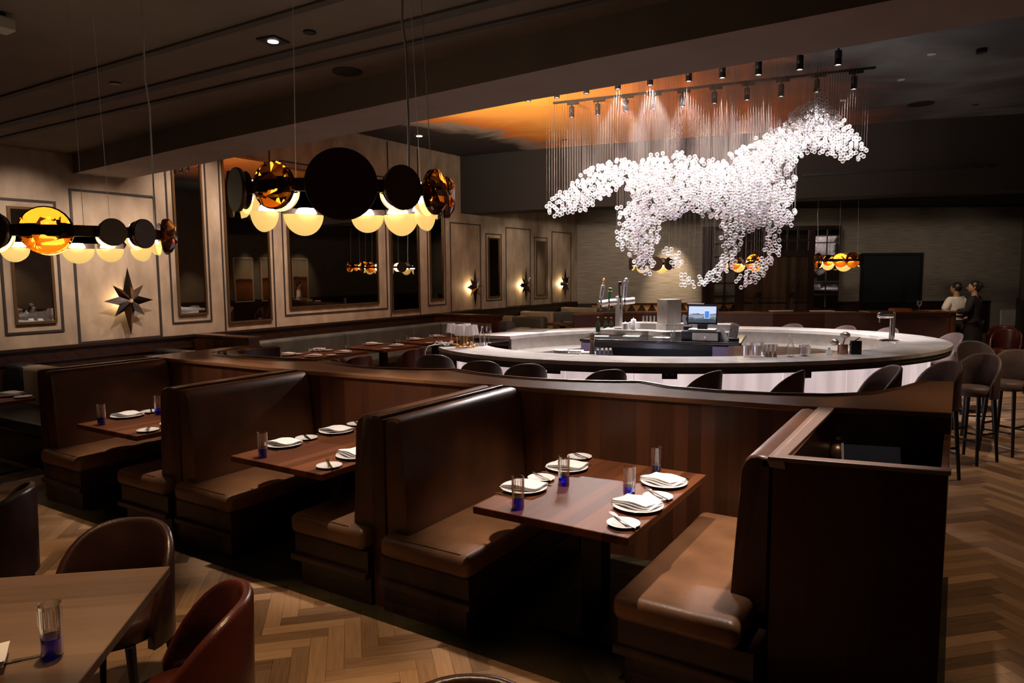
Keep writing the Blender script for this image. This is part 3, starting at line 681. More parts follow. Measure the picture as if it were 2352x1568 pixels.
# ================================================================ CHAIRS AND STOOLS
def barrel(m, ri, th, z0, zc, zs, amax=105, cy=0, n=22, flare=.02, sx=1.0, ex=2.1):
    """wrap-around back: centre of the back at +Y, wings towards -Y, rounded rolled top"""
    vs = []; fs = []; k = 8
    for i in range(n+1):
        q = -1+2*i/n; a = R(90)+R(amax)*q; zt = zs+(zc-zs)*(1-abs(q)**ex)
        ro = ri+th; d = Vector((math.cos(a)*sx, math.sin(a),0)); f = flare
        ring = [(ri,z0),(ri+f*.5,(z0+zt)/2),(ri+f,zt-th*.5),(ri+f+th*.2,zt-th*.1),(ri+f+th*.5,zt),(ri+f+th*.8,zt-th*.1),(ri+f+th,zt-th*.5),(ro,z0)]
        for r, z in ring: vs.append((d.x*r, cy+d.y*r, z))
    for i in range(n):
        for j in range(k): fs.append((i*k+j, i*k+(j+1)%k, (i+1)*k+(j+1)%k, (i+1)*k+j))
    fs += [tuple(range(k)), tuple(n*k+j for j in range(k))]
    return m.add(vs, fs)
def tleg(m, a, b, r0, r1):
    return m.tube([a, b], [r0, r1], 8)
def seat_lathe(m, r, z0, z1):
    return m.lathe([(r*.7,z0),(r*.97,z0+.01),(r,z0+.03),(r*.98,z1-.02),(r*.85,z1-.004),(r*.5,z1+.004),(0,z1+.006)], 28)
def chair_maker(name, mat, group, seat_mat=None):
    def mk():
        t = thing(name, '', 'chair', group=group)
        m = MB(); barrel(m, .205, .042, .33, .81, .47, 112, flare=.012, ex=3.0); m.build('backrest', mat, t, smooth=60)
        m = MB(); seat_lathe(m, .208, .36, .47); m.build('seat', seat_mat or mat, t, smooth=60)
        for x, y in ((.165,.165),(-.165,.165),(.165,-.15),(-.165,-.15)):
            m = MB(); tleg(m, (x*1.12,y*1.12,0), (x*.9,y*.9,.37), .013, .022); m.build('leg', M['black'], t, smooth=40)
        return t
    return Stock(mk)
def stool_maker():
    t = thing('bar_stool', '', 'bar stool', group='taupe bar stools around the oval bar')
    m = MB(); barrel(m, .178, .034, .66, 1.09, .80, 108, flare=.012, ex=2.4); m.build('backrest', M['stool_fabric'], t, smooth=60)
    m = MB(); seat_lathe(m, .18, .67, .77); m.build('seat', M['stool_fabric'], t, smooth=60)
    L_ = [(.14,.14),(-.14,.14),(-.14,-.14),(.14,-.14)]
    for x, y in L_:
        m = MB(); tleg(m, (x*1.2,y*1.2,0), (x*.9,y*.9,.68), .015, .021); m.build('leg', M['black'], t, smooth=40)
    m = MB()
    for i in range(4):
        (a,b),(c,d) = L_[i], L_[(i+1)%4]; z = .3 if i % 2 else .24; s = 1.1
        m.tube([(a*s,b*s,z),(c*s,d*s,z)], .012, 6)
    m.build('footrest', M['black'], t); return t
S_ch_front = chair_maker('dining_chair', M['leather_plum'], 'plum leather tub chairs')
S_ch_red = chair_maker('tub_chair', M['leather_red'], 'red leather tub chairs', M['leather_red'])
S_stool = Stock(stool_maker)
def face(x, y, tx, ty):   # rotation so that the open side (-Y) looks at (tx,ty)
    return math.atan2(ty-y, tx-x)+math.pi/2
# table and chairs in front
TC = Vector((-2.71,1.63,0)); d1 = Vector((-.48,-.42,0)).normalized(); d2 = Vector((.58,-.63,0)).normalized()
t = thing('dining_table', 'square-edged oak dining table in front, cut by the bottom left corner', 'table', (TC.x,TC.y,0), math.atan2(-d1.y,-d1.x))
m = MB(); m.box(-.95,0,-.95,0,.715,.75); m.build('tabletop', M['table_front'], t, bevel=.004)
m = MB(); m.box(-.53,-.42,-.53,-.42,.03,.715); m.build('pedestal', M['dark_metal'], t)
m = MB(); m.box(-.75,-.2,-.75,-.2,0,.03); m.build('foot', M['dark_metal'], t)
cen = TC+(d1+d2)*.47
for (x, y), lab in (((-3.12,1.60),'dark brown tub chair behind the far edge of the front oak table'),((-2.29,1.39),'red-brown leather tub chair drawn out at the right side of the front oak table'),):
    (S_ch_red if 'red' in lab else S_ch_front).put((x,y,0), face(x,y,cen.x,cen.y)+(R(9) if 'red' in lab else 0), lab, 'tub chairs around the front oak table')
S_ch_front.put((-4.4,1.6,0), face(-4.4,1.6,-4.9,1.0), 'tub chair at the left frame edge, beyond the front oak table', 'tub chairs around the front oak table')
S_ch_front.put((-1.0,1.35,0), face(-1.0,1.35,-.47,.5), 'tub chair whose back just shows at the bottom edge, right of the front oak table', 'tub chairs around the front oak table')
p = at(121,1503,.75); S_tum.put((p.x,p.y,TZ), .3, 'fluted blue-footed tumbler on the front oak table')
p = at(-120,1550,.75); S_plate.put((p.x,p.y,TZ), 0, 'white dinner plate at the left frame edge on the front oak table'); S_nap.put((p.x+.03,p.y+.03,TZ+.0195), R(70), 'white napkin corner at the left frame edge on the front oak table')
p = at(55,1515,.75); S_knife.put((p.x,p.y,TZ), R(60), 'table knife beside the tumbler on the front oak table')
# ================================================================ CRYSTAL HORSE
BC = Vector((-2.9, 8.81, 0)); HDIST = float(np.array(BC)@HD)+.5
def hp(px, py): return at_depth(px, py, HDIST)
CH = [  # chains of (px, py, radius px) for the silhouette: tail, trunk, neck, head, legs; last value is sideways offset in metres
 ([(1262,482,16),(1290,470,26),(1330,450,36),(1375,418,38),(1415,398,33),(1450,402,36),(1480,410,40)],0),
 ([(1462,420,48),(1500,432,76),(1545,422,78),(1590,425,62),(1640,432,66),(1700,440,82),(1745,435,86),(1770,430,70)],0),
 ([(1700,400,52),(1760,370,58),(1800,335,48),(1838,308,50),(1866,290,58)],0),
 ([(1866,290,60),(1905,310,46),(1940,330,34),(1968,348,22),(1986,352,11)],0),
 ([(1868,286,58),(1874,256,38),(1879,234,20),(1884,216,10),(1886,205,4)],0),([(1935,350,16),(1947,370,10)],0),
 ([(1770,430,66),(1790,480,45),(1785,515,34)],.05),([(1720,480,50),(1690,505,36)],-.05),
 ([(1475,470,54),(1478,515,50),(1472,550,40),(1478,580,27),(1490,612,20),(1496,630,8)],.12),
 ([(1425,530,10),(1432,560,14),(1428,575,8)],.1),
 ([(1520,575,8),(1545,592,18),(1560,606,10)],-.12),
 ([(1675,515,30),(1676,560,24),(1668,598,18),(1640,628,18),(1605,644,16),(1572,645,16),(1558,632,10)],-.12),
 ([(1782,520,20),(1785,560,17),(1776,595,16),(1748,622,18),(1722,642,20),(1706,652,12)],.12)]
def build_horse():
    t = thing('horse_chandelier', 'galloping horse chandelier made of hanging crystal balls over the oval bar', 'chandelier', (BC.x,BC.y,4.5))
    inv = Vector((BC.x,BC.y,4.5))
    segs = []; vol = []
    for ch, off in CH:
        for a, b in zip(ch, ch[1:]):
            pa, pb = hp(a[0],a[1]), hp(b[0],b[1]); k = HDIST/F
            segs.append((np.array(pa), np.array(pb), a[2]*k, b[2]*k, off)); vol.append(((pa-pb).length+.12)*(a[2]+b[2])*k*((a[2]+b[2])*.5*k)**.45*(2.0 if b[1] < 250 else 1.5 if b[0] < 1490 and b[1] < 480 else 1))
    vol = np.array(vol); vol /= vol.sum()
    N_ = 3000; pts = []; grid = {}
    cell = .04; tries = 0
    while len(pts) < N_ and tries < 60000:
        tries += 1
        A, B, ra, rb, off = segs[rng.choice(len(segs), p=vol)]
        q = rng.random()*1.1-.05; q = min(1,max(0,q)); r = ra+(rb-ra)*q
        th = rng.random()*2*math.pi; rad = math.sqrt(rng.random())
        c = A+(B-A)*q; ax = B-A; ax /= np.linalg.norm(ax); up_ = np.cross(ax, HD); up_ /= np.linalg.norm(up_)
        p = c + up_*r*rad*math.cos(th) + HD*(r*.62*rad*math.sin(th)+off)
        # hang on a grid of wires
        l = round(float(p@RT0)/.034)*.034; d = round(float(p@HD)/.07)*.07
        p = RT0*l+HD*d+np.array([0,0,p[2]])
        key = tuple(np.floor(p/cell).astype(int)); ok = True
        for i in (-1,0,1):
            for j in (-1,0,1):
                for k in (-1,0,1):
                    for o in grid.get((key[0]+i,key[1]+j,key[2]+k),()):
                        if np.sum((o-p)**2) < .043**2: ok = False
        if ok: grid.setdefault(key,[]).append(p); pts.append(p)
    pts = np.array(pts)
    # crystal: clear at the middle, bright refracting rim, sparkle
    m = bpy.data.materials.new('cut_crystal'); m.use_nodes = True; nt = m.node_tree; nt.nodes.clear(); N = nt.nodes.new; L = nt.links.new
    out = N('ShaderNodeOutputMaterial'); mix = N('ShaderNodeMixShader'); tr = N('ShaderNodeBsdfTransparent'); ad = N('ShaderNodeMixShader')
    gl = N('ShaderNodeBsdfGlossy'); gl.inputs['Roughness'].default_value = .1; di = N('ShaderNodeBsdfDiffuse'); tl = N('ShaderNodeBsdfTranslucent')
    tr.inputs[0].default_value = (.9,.9,.92,1)
    tc = N('ShaderNodeTexCoord'); wn = N('ShaderNodeTexWhiteNoise'); sn = N('ShaderNodeVectorMath'); sn.operation = 'SNAP'; sn.inputs[1].default_value = (.07,.07,.07)
    L(tc.outputs['Object'], sn.inputs[0]); L(sn.outputs[0], wn.inputs['Vector'])
    hs = N('ShaderNodeMix'); hs.data_type = 'RGBA'; hs.inputs[0].default_value = .16; hs.inputs[6].default_value = (1,.96,.96,1); L(wn.outputs['Color'], hs.inputs[7])
    L(hs.outputs[2], di.inputs[0]); L(hs.outputs[2], tl.inputs[0]); L(hs.outputs[2], gl.inputs[0])
    dm = N('ShaderNodeMixShader'); dm.inputs[0].default_value = .6; L(di.outputs[0], dm.inputs[1]); L(tl.outputs[0], dm.inputs[2])
    ad.inputs[0].default_value = .3; L(dm.outputs[0], ad.inputs[1]); L(gl.outputs[0], ad.inputs[2])
    lw = N('ShaderNodeLayerWeight'); lw.inputs[0].default_value = .5
    cr = N('ShaderNodeMapRange'); cr.inputs[1].default_value = .15; cr.inputs[2].default_value = .75; cr.inputs[3].default_value = .07; cr.inputs[4].default_value = .9
    L(lw.outputs['Facing'], cr.inputs[0]); L(cr.outputs[0], mix.inputs[0]); L(tr.outputs[0], mix.inputs[1]); L(ad.outputs[0], mix.inputs[2]); L(mix.outputs[0], out.inputs[0])
    bm = bmesh.new(); bmesh.ops.create_icosphere(bm, subdivisions=2, radius=.027); bm.verts.index_update()
    sv = np.array([v.co[:] for v in bm.verts]); sf = np.array([[v.index for v in f.verts] for f in bm.faces]); bm.free()
    def balls(P, nm):
        V_ = (P[:,None,:]+sv[None]).reshape(-1,3); F_ = (sf[None]+np.arange(len(P))[:,None,None]*len(sv)).reshape(-1,3)
        me = bpy.data.meshes.new(nm); me.vertices.add(len(V_)); me.vertices.foreach_set('co', V_.astype(np.float32).ravel())
        me.loops.add(F_.size); me.loops.foreach_set('vertex_index', F_.astype(np.int32).ravel())
        me.polygons.add(len(F_)); me.polygons.foreach_set('loop_start', np.arange(0,F_.size,3,dtype=np.int32)); me.polygons.foreach_set('use_smooth', np.ones(len(F_),dtype=bool))
        me.update(calc_edges=True); me.validate(); me.materials.append(m); return me
    dep = pts@HD; order = np.argsort(dep); nearp, rest = pts[order[:100]], pts[order[100:]]
    one = balls(np.zeros((1,3)), 'crystal_ball')
    for p in nearp:
        o = bpy.data.objects.new('crystal_ball', one); COL.objects.link(o); o.parent = t; o.location = Vector(p)-inv
    o = bpy.data.objects.new('crystal_balls', balls(rest-np.array(inv), 'crystal_balls')); COL.objects.link(o); o.parent = t; o['kind'] = 'stuff'
    # wires up to the painted ceiling
    tops = {}
    for p in pts:
        key = (round(float(p@RT0)/.034), round(float(p@HD)/.07)); tops[key] = min(tops.get(key, 9), p[2]) if key in tops else p[2]
    cols = [(RT0*k[0]*.034+HD*k[1]*.07, z) for k, z in tops.items()]
    wm = pm('steel_wire', (.13,.105,.095), .7, .0)
    cols.sort(key=lambda c: float(c[0]@HD))
    def wire(m_, b, z): m_.tube([(b[0],b[1],z),(b[0],b[1],4.579)], .0014, 3)
    for i, (b, z) in enumerate(cols[:100]):
        m_ = MB(); wire(m_, Vector(b)-Vector((inv.x,inv.y,0)), z); o = m_.build('suspension_wire', wm, t, loc=(0,0,-inv.z))
    m_ = MB()
    for b, z in cols[100:]: wire(m_, Vector(b)-Vector((inv.x,inv.y,0)), z)
    o = m_.build('suspension_wires', wm, t, loc=(0,0,-inv.z)); o['kind'] = 'stuff'
    print('horse balls', len(pts), 'wires', len(cols))
build_horse()

# ---------------------------------------------------------------- ceiling tracks with spotlights
def make_track_spot():
    t = thing('track_spotlight', '', 'spotlight', group='black track spotlights')
    m = MB(); m.box(-.13,.05,-.022,.022,-.04,.0); m.build('adapter', M['black'], t)
    m = MB(); m.tube([(-.06,0,-.04),(-.06,0,-.08)], .012, 8); m.build('stem', M['black'], t)
    h = MB(); h.lathe([(.0,0),(.038,-.002),(.04,-.02),(.04,-.085),(.036,-.09),(.036,-.1),(.04,-.105),(.04,-.165),(.035,-.165),(.035,-.14),(0,-.14)], 18, (-.06,0,-.07)); h.build('housing', M['black'], t, smooth=40)
    m = MB(); m.lathe([(0,-.152),(.034,-.152),(.034,-.148),(0,-.148)], 16, (-.06,0,-.07)); m.build('lens', M['spot_face'], t)
    return t
S_ts = Stock(make_track_spot)
T2 = [(1313,268),(1373,262),(1438,254),(1501,249),(1567,243),(1641,236),(1716,228),(1794,220),(1876,210),(1961,203)]
T1 = [(1213,231),(1279,223),(1347,213),(1419,203),(1493,194),(1582,185),(1659,177),(1742,170),(1837,158),(1925,147)]
ordn = ['first','second','third','fourth','fifth','sixth','seventh','eighth','ninth','tenth']
for trk, T, lab in ((0,T2,'long black lighting track nearer the far wall, above the horse chandelier'),(1,T1,'black lighting track half hidden by the ceiling beam, above the horse chandelier')):
    P_ = [at(*p, 4.33) for p in T]
    a, b = P_[0], P_[-1]; d = (b-a).normalized(); a = a-d*.3; b = b+d*.25
    ang = math.atan2(d.y,d.x)
    m = MB(); m.cbox(((a.x+b.x)/2,(a.y+b.y)/2,4.565), (b-a).length,.035,.03, ang); tag(m.build('light_track', M['black']), lab, 'light track')
    for i, p in enumerate(P_):
        o = S_ts.put((p.x+.06*math.cos(ang), p.y+.06*math.sin(ang), 4.552), ang, 'black track spotlight, %s from the left on the track %s' % (ordn[i], ('nearer the far wall','half hidden by the beam')[trk]))
        px = T[i][0]; tx = hp(min(1960,max(1290, px+(20 if trk else -25))), 430)
        spot('track_beam', (p.x,p.y,4.31), (tx.x,tx.y,2.6), 460, 64, .5, (1,.9,.86), .03)

# ---------------------------------------------------------------- ring chandeliers
def facet_disc(m, c, nrm, r):
    q = Vector(nrm).to_track_quat('Z','Y').to_matrix().to_4x4(); m.M = Matrix.Translation(c) @ q
    n = 24; vs = []; fs = []
    for rr, z in ((r*.96,-.018),(r,-.012),(r,.008),(r*.94,.016)):
        for i in range(n): a = 2*math.pi*i/n; vs.append((rr*math.cos(a),rr*math.sin(a),z))
    for k in range(3):
        for i in range(n): fs.append((k*n+i,k*n+(i+1)%n,(k+1)*n+(i+1)%n,(k+1)*n+i))
    fs.append(tuple(range(n-1,-1,-1)))
    b = len(vs); o = random.random()*6
    for i in range(6): a = o+2*math.pi*(i+random.uniform(-.3,.3))/6; rr = r*random.uniform(.5,.68); vs.append((rr*math.cos(a),rr*math.sin(a),random.uniform(.03,.045)))
    vs.append((r*random.uniform(-.2,.2),r*random.uniform(-.2,.2),.03))
    top = [3*n+i for i in range(n)]; ang = lambda v: math.atan2(v[1],v[0]) % (2*math.pi)
    inn = sorted(range(b,b+6), key=lambda i: ang(vs[i]))
    own = [min(inn, key=lambda j: abs(math.remainder(ang(vs[j])-ang(vs[t]),2*math.pi))) for t in top]
    for i in range(n):
        j = (i+1)%n
        fs.append((top[i],top[j],own[i]))
        if own[i] != own[j]: fs.append((top[j],own[j],own[i]))
    for k in range(6): fs.append((inn[k],inn[(k+1)%6],b+6))
    m.add(vs, fs); m.M = Matrix.Identity(4)
def ring_lamp(center, Rr, units, lab, D, wires, ztop, seed, lamp_e, dzf=-.038):
    """units: (angle deg, disc kind, disc radius, shade radius); 0 deg looks at the viewer side"""
    t = thing('ring_chandelier', lab, 'chandelier', tuple(center), 0, 'amber disc ring chandeliers')
    base = math.atan2(-center[1], -center[0])
    m = MB(); n = 64
    pts = []
    m.lathe([(Rr-.012,-.025),(Rr+.012,-.025),(Rr+.012,.03),(Rr-.012,.03),(Rr-.012,-.025)], n); m.build('ring_band', M['bronze_disc'], t, smooth=40)
    for ang, kind, rd, rs in units:
        a = base+R(ang); d = Vector((math.cos(a), math.sin(a), 0)); c = d*Rr
        dm = MB()
        if kind == 'amber': facet_disc(dm, c+d*.035, d, rd)
        else: dm.disc(c+d*.03, d, rd, .02, 36)
        du = dm.build('disc', M['amber'] if kind == 'amber' else M['bronze_disc'], t, smooth=25 if kind != 'amber' else None)
        du['label'] = 'faceted amber crystal disc' if kind == 'amber' else 'dark bronze disc'
        # reflector half dish with lamp cone facing the middle of the ring
        q = (-d).to_track_quat('Z','Y').to_matrix().to_4x4()
        far_ = abs((ang+180) % 360-180) > 100; dz = dzf if far_ else 0; rs = rs if far_ else min(rs, rd*.86)
        sm = MB(); M0 = Matrix.Translation(c-d*.012) @ q
        k = 20; vs = []; fs = []
        for ly in range(5):
            u = ly/4
            for i in range(k+1):
                an = math.pi+math.pi*i/k; r = rs*(1-u*.0)*math.cos(u*math.pi/2*.98)
                vs.append((r*math.cos(an), r*math.sin(an)-.02, .06*math.sin(u*math.pi/2)))
        for ly in range(4):
            for i in range(k): fs.append((ly*(k+1)+i, ly*(k+1)+i+1, (ly+1)*(k+1)+i+1, (ly+1)*(k+1)+i))
        b = len(vs); vs.append((0,-.02,0)); 
        # orient: local Y must be world up
        Rm = Matrix((( -d.y, 0, -d.x, 0), (d.x, 0, -d.y, 0), (0, 1, 0, 0), (0,0,0,1)))
        sm.M = Matrix.Translation(c-d*.014+Vector((0,0,dz))) @ Rm
        sm.add(vs, fs); sm.build('shade', M['opal'], t, smooth=60)
        if kind == 'amber' and not far_: rs *= .9
        bmk = MB(); bmk.M = Matrix.Translation(c-d*.014+Vector((0,0,dz))) @ Rm
        bmk.disc((0,.0,-.004), (0,0,1), rs, .006, 30)
        if kind != 'amber': bmk.build('reflector', M['gold_back' if kind == 'amber' else 'bronze_disc'], t)
        lm = MB(); lm.lathe([(rs*.5,-.015),(rs*.44,.0),(rs*.2,.04),(.008,.07),(.008,.08)], 16, tuple(c-d*.05+Vector((0,0,dz-(0 if far_ else .03))))); lm.build('lamp_cone', M['lamp_white'], t, smooth=60)
    wm = pm('suspension_cable', (.5,.47,.44), .4, .4) if 'cable' not in M else M['cable']; M['cable'] = wm
    for ang, r_, thick in wires:
        a = base+R(ang); p = Vector((math.cos(a)*Rr, math.sin(a)*Rr, .03)); h = ztop-center[2]
        wv = MB()
        if thick:
            wv.tube([p, p+Vector((.004,0,h*.25)), p+Vector((-.008,.01,h*.5)), p+Vector((-.02,.0,h*.62)), p+Vector((-.01,0,h*.8)), p+Vector((-.012,0,h))], r_, 6); wv.build('power_cord', M['cable'], t)
        else:
            wv.tube([p, (p.x*.9,p.y*.9,h)], r_, 5); wv.build('cable', M['cable'], t)
    bulb('chandelier_glow', tuple(center), lamp_e, (1,.75,.42), .12)
    return t
c = at_depth(785,452,3.6)
ring_lamp(c, .49, [(0,'dark',.155,.10),(-33,'amber',.103,.1),(31,'dark',.10,.1),(56,'amber',.107,.1),(-63,'dark',.10,.1),(-86,'dark',.11,.1),(84,'amber',.105,.1),(-154,'dark',.11,.115),(163,'dark',.09,.095),(137,'dark',.115,.118),(-122,'dark',.11,.105),(110,'dark',.10,.1)],
          'large amber disc ring chandelier in front of the widest mirror', 3.6, [(-150,.002,0),(38,.0055,1),(60,.002,0),(120,.002,0)], 3.49, 1, 5)
c = at_depth(148,541,3.95)
ring_lamp(c, .49, [(-8,'amber',.117,.1),(-36,'dark',.1,.1),(24,'dark',.07,.09),(44,'dark',.078,.09),(72,'amber',.098,.1),(96,'dark',.10,.1),(-62,'amber',.10,.1),(-148,'dark',.075,.082),(172,'dark',.085,.09),(150,'dark',.08,.082),(122,'dark',.08,.08),(-118,'dark',.09,.09),(-90,'dark',.1,.1)],
          'amber disc ring chandelier at the left, in front of the left star sconce', 3.95, [(-40,.0012,0),(62,.0045,1),(150,.0012,0),(10,.0012,0)], 3.49, 2, 5)
for (px,py), lab, u in (((1497,606),'small far ring chandelier behind the crystal horse, left of the timber doors',[(-75,'dark',.2,.2),(-25,'dark',.2,.2),(10,'dark',.22,.2),(50,'dark',.2,.2),(80,'dark',.16,.2),(150,'dark',.2,.22),(-150,'dark',.2,.2)]),
                   ((1712,603),'small far ring chandelier hanging before the barn door',[(-70,'amber',.2,.2),(-28,'amber',.22,.2),(20,'amber',.26,.2),(60,'dark',.2,.2),(85,'dark',.16,.2),(150,'dark',.2,.22),(-160,'dark',.2,.22)]),
                   ((1926,598),'small far ring chandelier hanging right of the glazed timber door',[(-60,'amber',.24,.2),(-25,'amber',.17,.2),(5,'amber',.22,.2),(35,'amber',.24,.2),(70,'dark',.2,.2),(165,'dark',.26,.26),(-150,'dark',.2,.22)])):
    c = at_depth(px,py,16.2); u = [(a,k,r*.72,s*.75) for a,k,r,s in u]
    ring_lamp(c, .46, u, lab, 16.2, [(0,.003,0),(120,.003,0),(-100,.006,1)], 3.77, 3, 7)
q = on_plane(1542,620,BW0,HD); qn = q+BWN*1.0
spot('far_wall_wash', (qn.x,qn.y,3.7), (q.x,q.y,1.4), 620, 44, .9, (1,.76,.5), .05)

# ---------------------------------------------------------------- ceiling fittings
def ceil_disc(px, py, z, r, nm, lab, cat, mat, t_=.012, sq=False):
    p = at(px, py, z); m = MB()
    if sq: m.cbox((0,0,-t_/2), 2*r, 2*r, t_)
    else: m.lathe([(r*.97,0),(r,-.004),(r*.95,-t_),(r*.3,-t_*.8),(0,-t_*.8)], 28)
    return tag(m.build(nm, mat, None, (p.x,p.y,z-.0005), smooth=40), lab, cat)
p = at(627,91,3.5)
t = thing('recessed_downlight', 'bright square recessed downlight in the ceiling at upper left', 'downlight', (p.x,p.y,3.4995), R(10))
m = MB(); m.box(-.075,.075,-.075,.075,-.012,0); m.build('trim_plate', M['black'], t)
m = MB(); m.lathe([(0,-.016),(.035,-.016),(.035,-.012),(0,-.012)], 18); m.build('lens', emit('downlight_lens', (1,.9,.78), 5), t)
ceil_disc(797,163,3.5,.115,'ceiling_speaker','large round dark ceiling speaker beside the beam','speaker',M['black'])
ceil_disc(711,72,3.5,.042,'recessed_light','small round dark recessed light right of the bright square downlight','downlight',M['black'])
ceil_disc(265,190,3.5,.045,'recessed_light','small round dark recessed light above the left ring chandelier','downlight',M['black'])
p = at(4,28,3.5)
t = thing('ceiling_projector', 'pale box device on the ceiling at the top left corner', 'device', (p.x,p.y,3.42))
m = MB(); m.rbox(-.07,.05,-.05,.05,-.03,.05,.012); m.build('case', pm('beige_plastic', (.35,.3,.26), .5), t); m = MB(); m.tube([(0,0,.05),(0,0,.08)], .02, 10); m.build('mount', M['black'], t)
ceil_disc(2115,238,4.58,.19,'ceiling_speaker','round ceiling speaker in the dark cloud part of the painted ceiling','speaker',M['black'])
ceil_disc(2140,123,4.58,.05,'recessed_light','small pale recessed light in the painted ceiling, first right of the tracks','downlight',M['white'])
ceil_disc(2070,182,4.58,.05,'recessed_light','small pale recessed light in the painted ceiling, behind the far track end','downlight',M['white'])
ceil_disc(1936,230,4.58,.05,'recessed_light','small pale recessed light in the painted ceiling above the horse head','downlight',M['white'])
ceil_disc(2255,112,4.58,.06,'smoke_detector','small dark ceiling detector near the top right corner','detector',M['black'],.05)
ceil_disc(2240,240,4.58,.05,'recessed_light','small dark recessed light right of the round ceiling speaker','downlight',M['black'])
ceil_disc(1296,320,4.58,.06,'recessed_light','small dark recessed light in the orange cloud near the horse tail','downlight',M['black'])
ceil_disc(963,312,4.58,.06,'recessed_light','lit recessed light at the left end of the painted ceiling','downlight',emit('small_lens', (1,.9,.8), 3))
ceil_disc(2230,428,3.78,.05,'recessed_light','tiny lit recessed light in the far ceiling, upper of the pair','downlight',emit('small_lens_b', (1,.9,.8), 2))
ceil_disc(2224,446,3.78,.05,'recessed_light','tiny lit recessed light in the far ceiling, lower of the pair','downlight',emit('small_lens_c', (1,.9,.8), 2))
# ================================================================ BAR
BANG = R(38.6)
def ell(a, sx, sy): # a measured in the oval's own frame
    x, y = sx*math.cos(a), sy*math.sin(a)
    return (BC.x+x*math.cos(BANG)-y*math.sin(BANG), BC.y+x*math.sin(BANG)+y*math.cos(BANG))
OX, OY, IX, IY = 3.2, 2.29, 2.6, 1.76
A0, A1 = R(-173), R(147)      # opening for the staff on the far left
ringm = lambda ox,oy,ix,iy,n=120: ([ell(A0+(A1-A0)*i/n,ox,oy) for i in range(n+1)], [ell(A0+(A1-A0)*i/n,ix,iy) for i in range(n+1)])
def ring_prism(m, ox,oy,ix,iy,z0,z1,n=120,a0=A0,a1=A1):
    o_ = [ell(a0+(a1-a0)*i/n,ox,oy) for i in range(n+1)]; i_ = [ell(a0+(a1-a0)*i/n,ix,iy) for i in range(n+1)]
    vs = [(*p,z0) for p in o_]+[(*p,z1) for p in o_]+[(*p,z0) for p in i_]+[(*p,z1) for p in i_]; k = n+1; fs = []
    for i in range(n): fs += [(i,i+1,k+i+1,k+i),(2*k+i+1,2*k+i,3*k+i,3*k+i+1),(k+i,k+i+1,3*k+i+1,3*k+i),(i+1,i,2*k+i,2*k+i+1)]
    fs += [(0,k,3*k,2*k),(k-1,3*k-1,4*k-1,2*k-1)]
    return m.add(vs, fs)
M['joint'] = pm('marble_joint', (.75,.72,.7), .4)
t = thing('oval_bar', 'large oval bar with pale marble top and backlit white front panels', 'bar counter')
m = MB(); ring_prism(m, OX,OY,IX,IY,1.03,1.07); m.build('marble_top', M['marble'], t)
m = MB(); ring_prism(m, OX-.012,OY-.012,OX-.12,OY-.12,.985,1.03); ring_prism(m, OX-.02,OY-.02,OX-.12,OY-.12,.962,.98); m.build('edge_band', M['counter_edge'], t)
m = MB(); ring_prism(m, OX-.24,OY-.24,IX,IY,.93,.962); m.build('sub_top', M['counter_edge'], t)
# backlit stone front panels, each a part
def lit_mat():
    m, nt, b = _new('backlit_alabaster'); N = nt.nodes.new; L = nt.links.new
    tc = N('ShaderNodeTexCoord'); mp = N('ShaderNodeMapping'); mp.inputs['Scale'].default_value = (3,3,.25); L(tc.outputs['Object'], mp.inputs[0])
    no = N('ShaderNodeTexNoise'); no.inputs['Scale'].default_value = 1.6; no.inputs['Detail'].default_value = 3; L(mp.outputs[0], no.inputs[0])
    cr = N('ShaderNodeValToRGB'); cr.color_ramp.elements[0].position = .3; cr.color_ramp.elements[1].position = .75; cr.color_ramp.elements[0].color = (.52,.40,.40,1); cr.color_ramp.elements[1].color = (1,.80,.78,1)
    L(no.outputs[0], cr.inputs[0]); L(cr.outputs[0], b.inputs['Emission Color']); b.inputs['Emission Strength'].default_value = .8
    b.inputs['Base Color'].default_value = (.6,.55,.54,1); b.inputs['Roughness'].default_value = .35; return m
LM = lit_mat(); npan = 22
for i in range(npan):
    a0 = A0+(A1-A0)*i/npan; a1 = A0+(A1-A0)*(i+1)/npan; g = .0012
    m = MB(); ring_prism(m, OX-.22,OY-.22,OX-.24,OY-.24,.12,.96,8,a0+g,a1-g); m.build('front_panel', LM, t)
m = MB(); ring_prism(m, OX-.25,OY-.25,OX-.29,OY-.29,.0,.93); ring_prism(m, OX-.2,OY-.2,OX-.29,OY-.29,0,.115); m.build('carcass', M['black'], t)
m = MB(); ring_prism(m, OX-.1,OY-.1,OX-.14,OY-.14,.2,.24); m.build('foot_rail', M['brass'], t)
m = MB(); ring_prism(m, IX+.02,IY+.02,IX-.02,IY-.02,.84,1.03); m.build('inner_lip', M['steel'], t)
m = MB(); ring_prism(m, IX-.02,IY-.02,IX-.46,IY-.46,.84,.87); ring_prism(m, IX+.0,IY+.0,IX-.03,IY-.03,.05,.84); m.build('work_shelf', M['steel'], t)
for a in (-132,-60,8,70):
    m = MB(); a = R(a); p = Vector((*ell(a,OX-.002,OY-.002),1.0702)); q = Vector((*ell(a+.0,IX,IY),1.0702)); d = q-p; m.cbox((p+q)/2, d.length,.006,.0012, math.atan2(d.y,d.x)); m.build('joint', M['joint'], t)
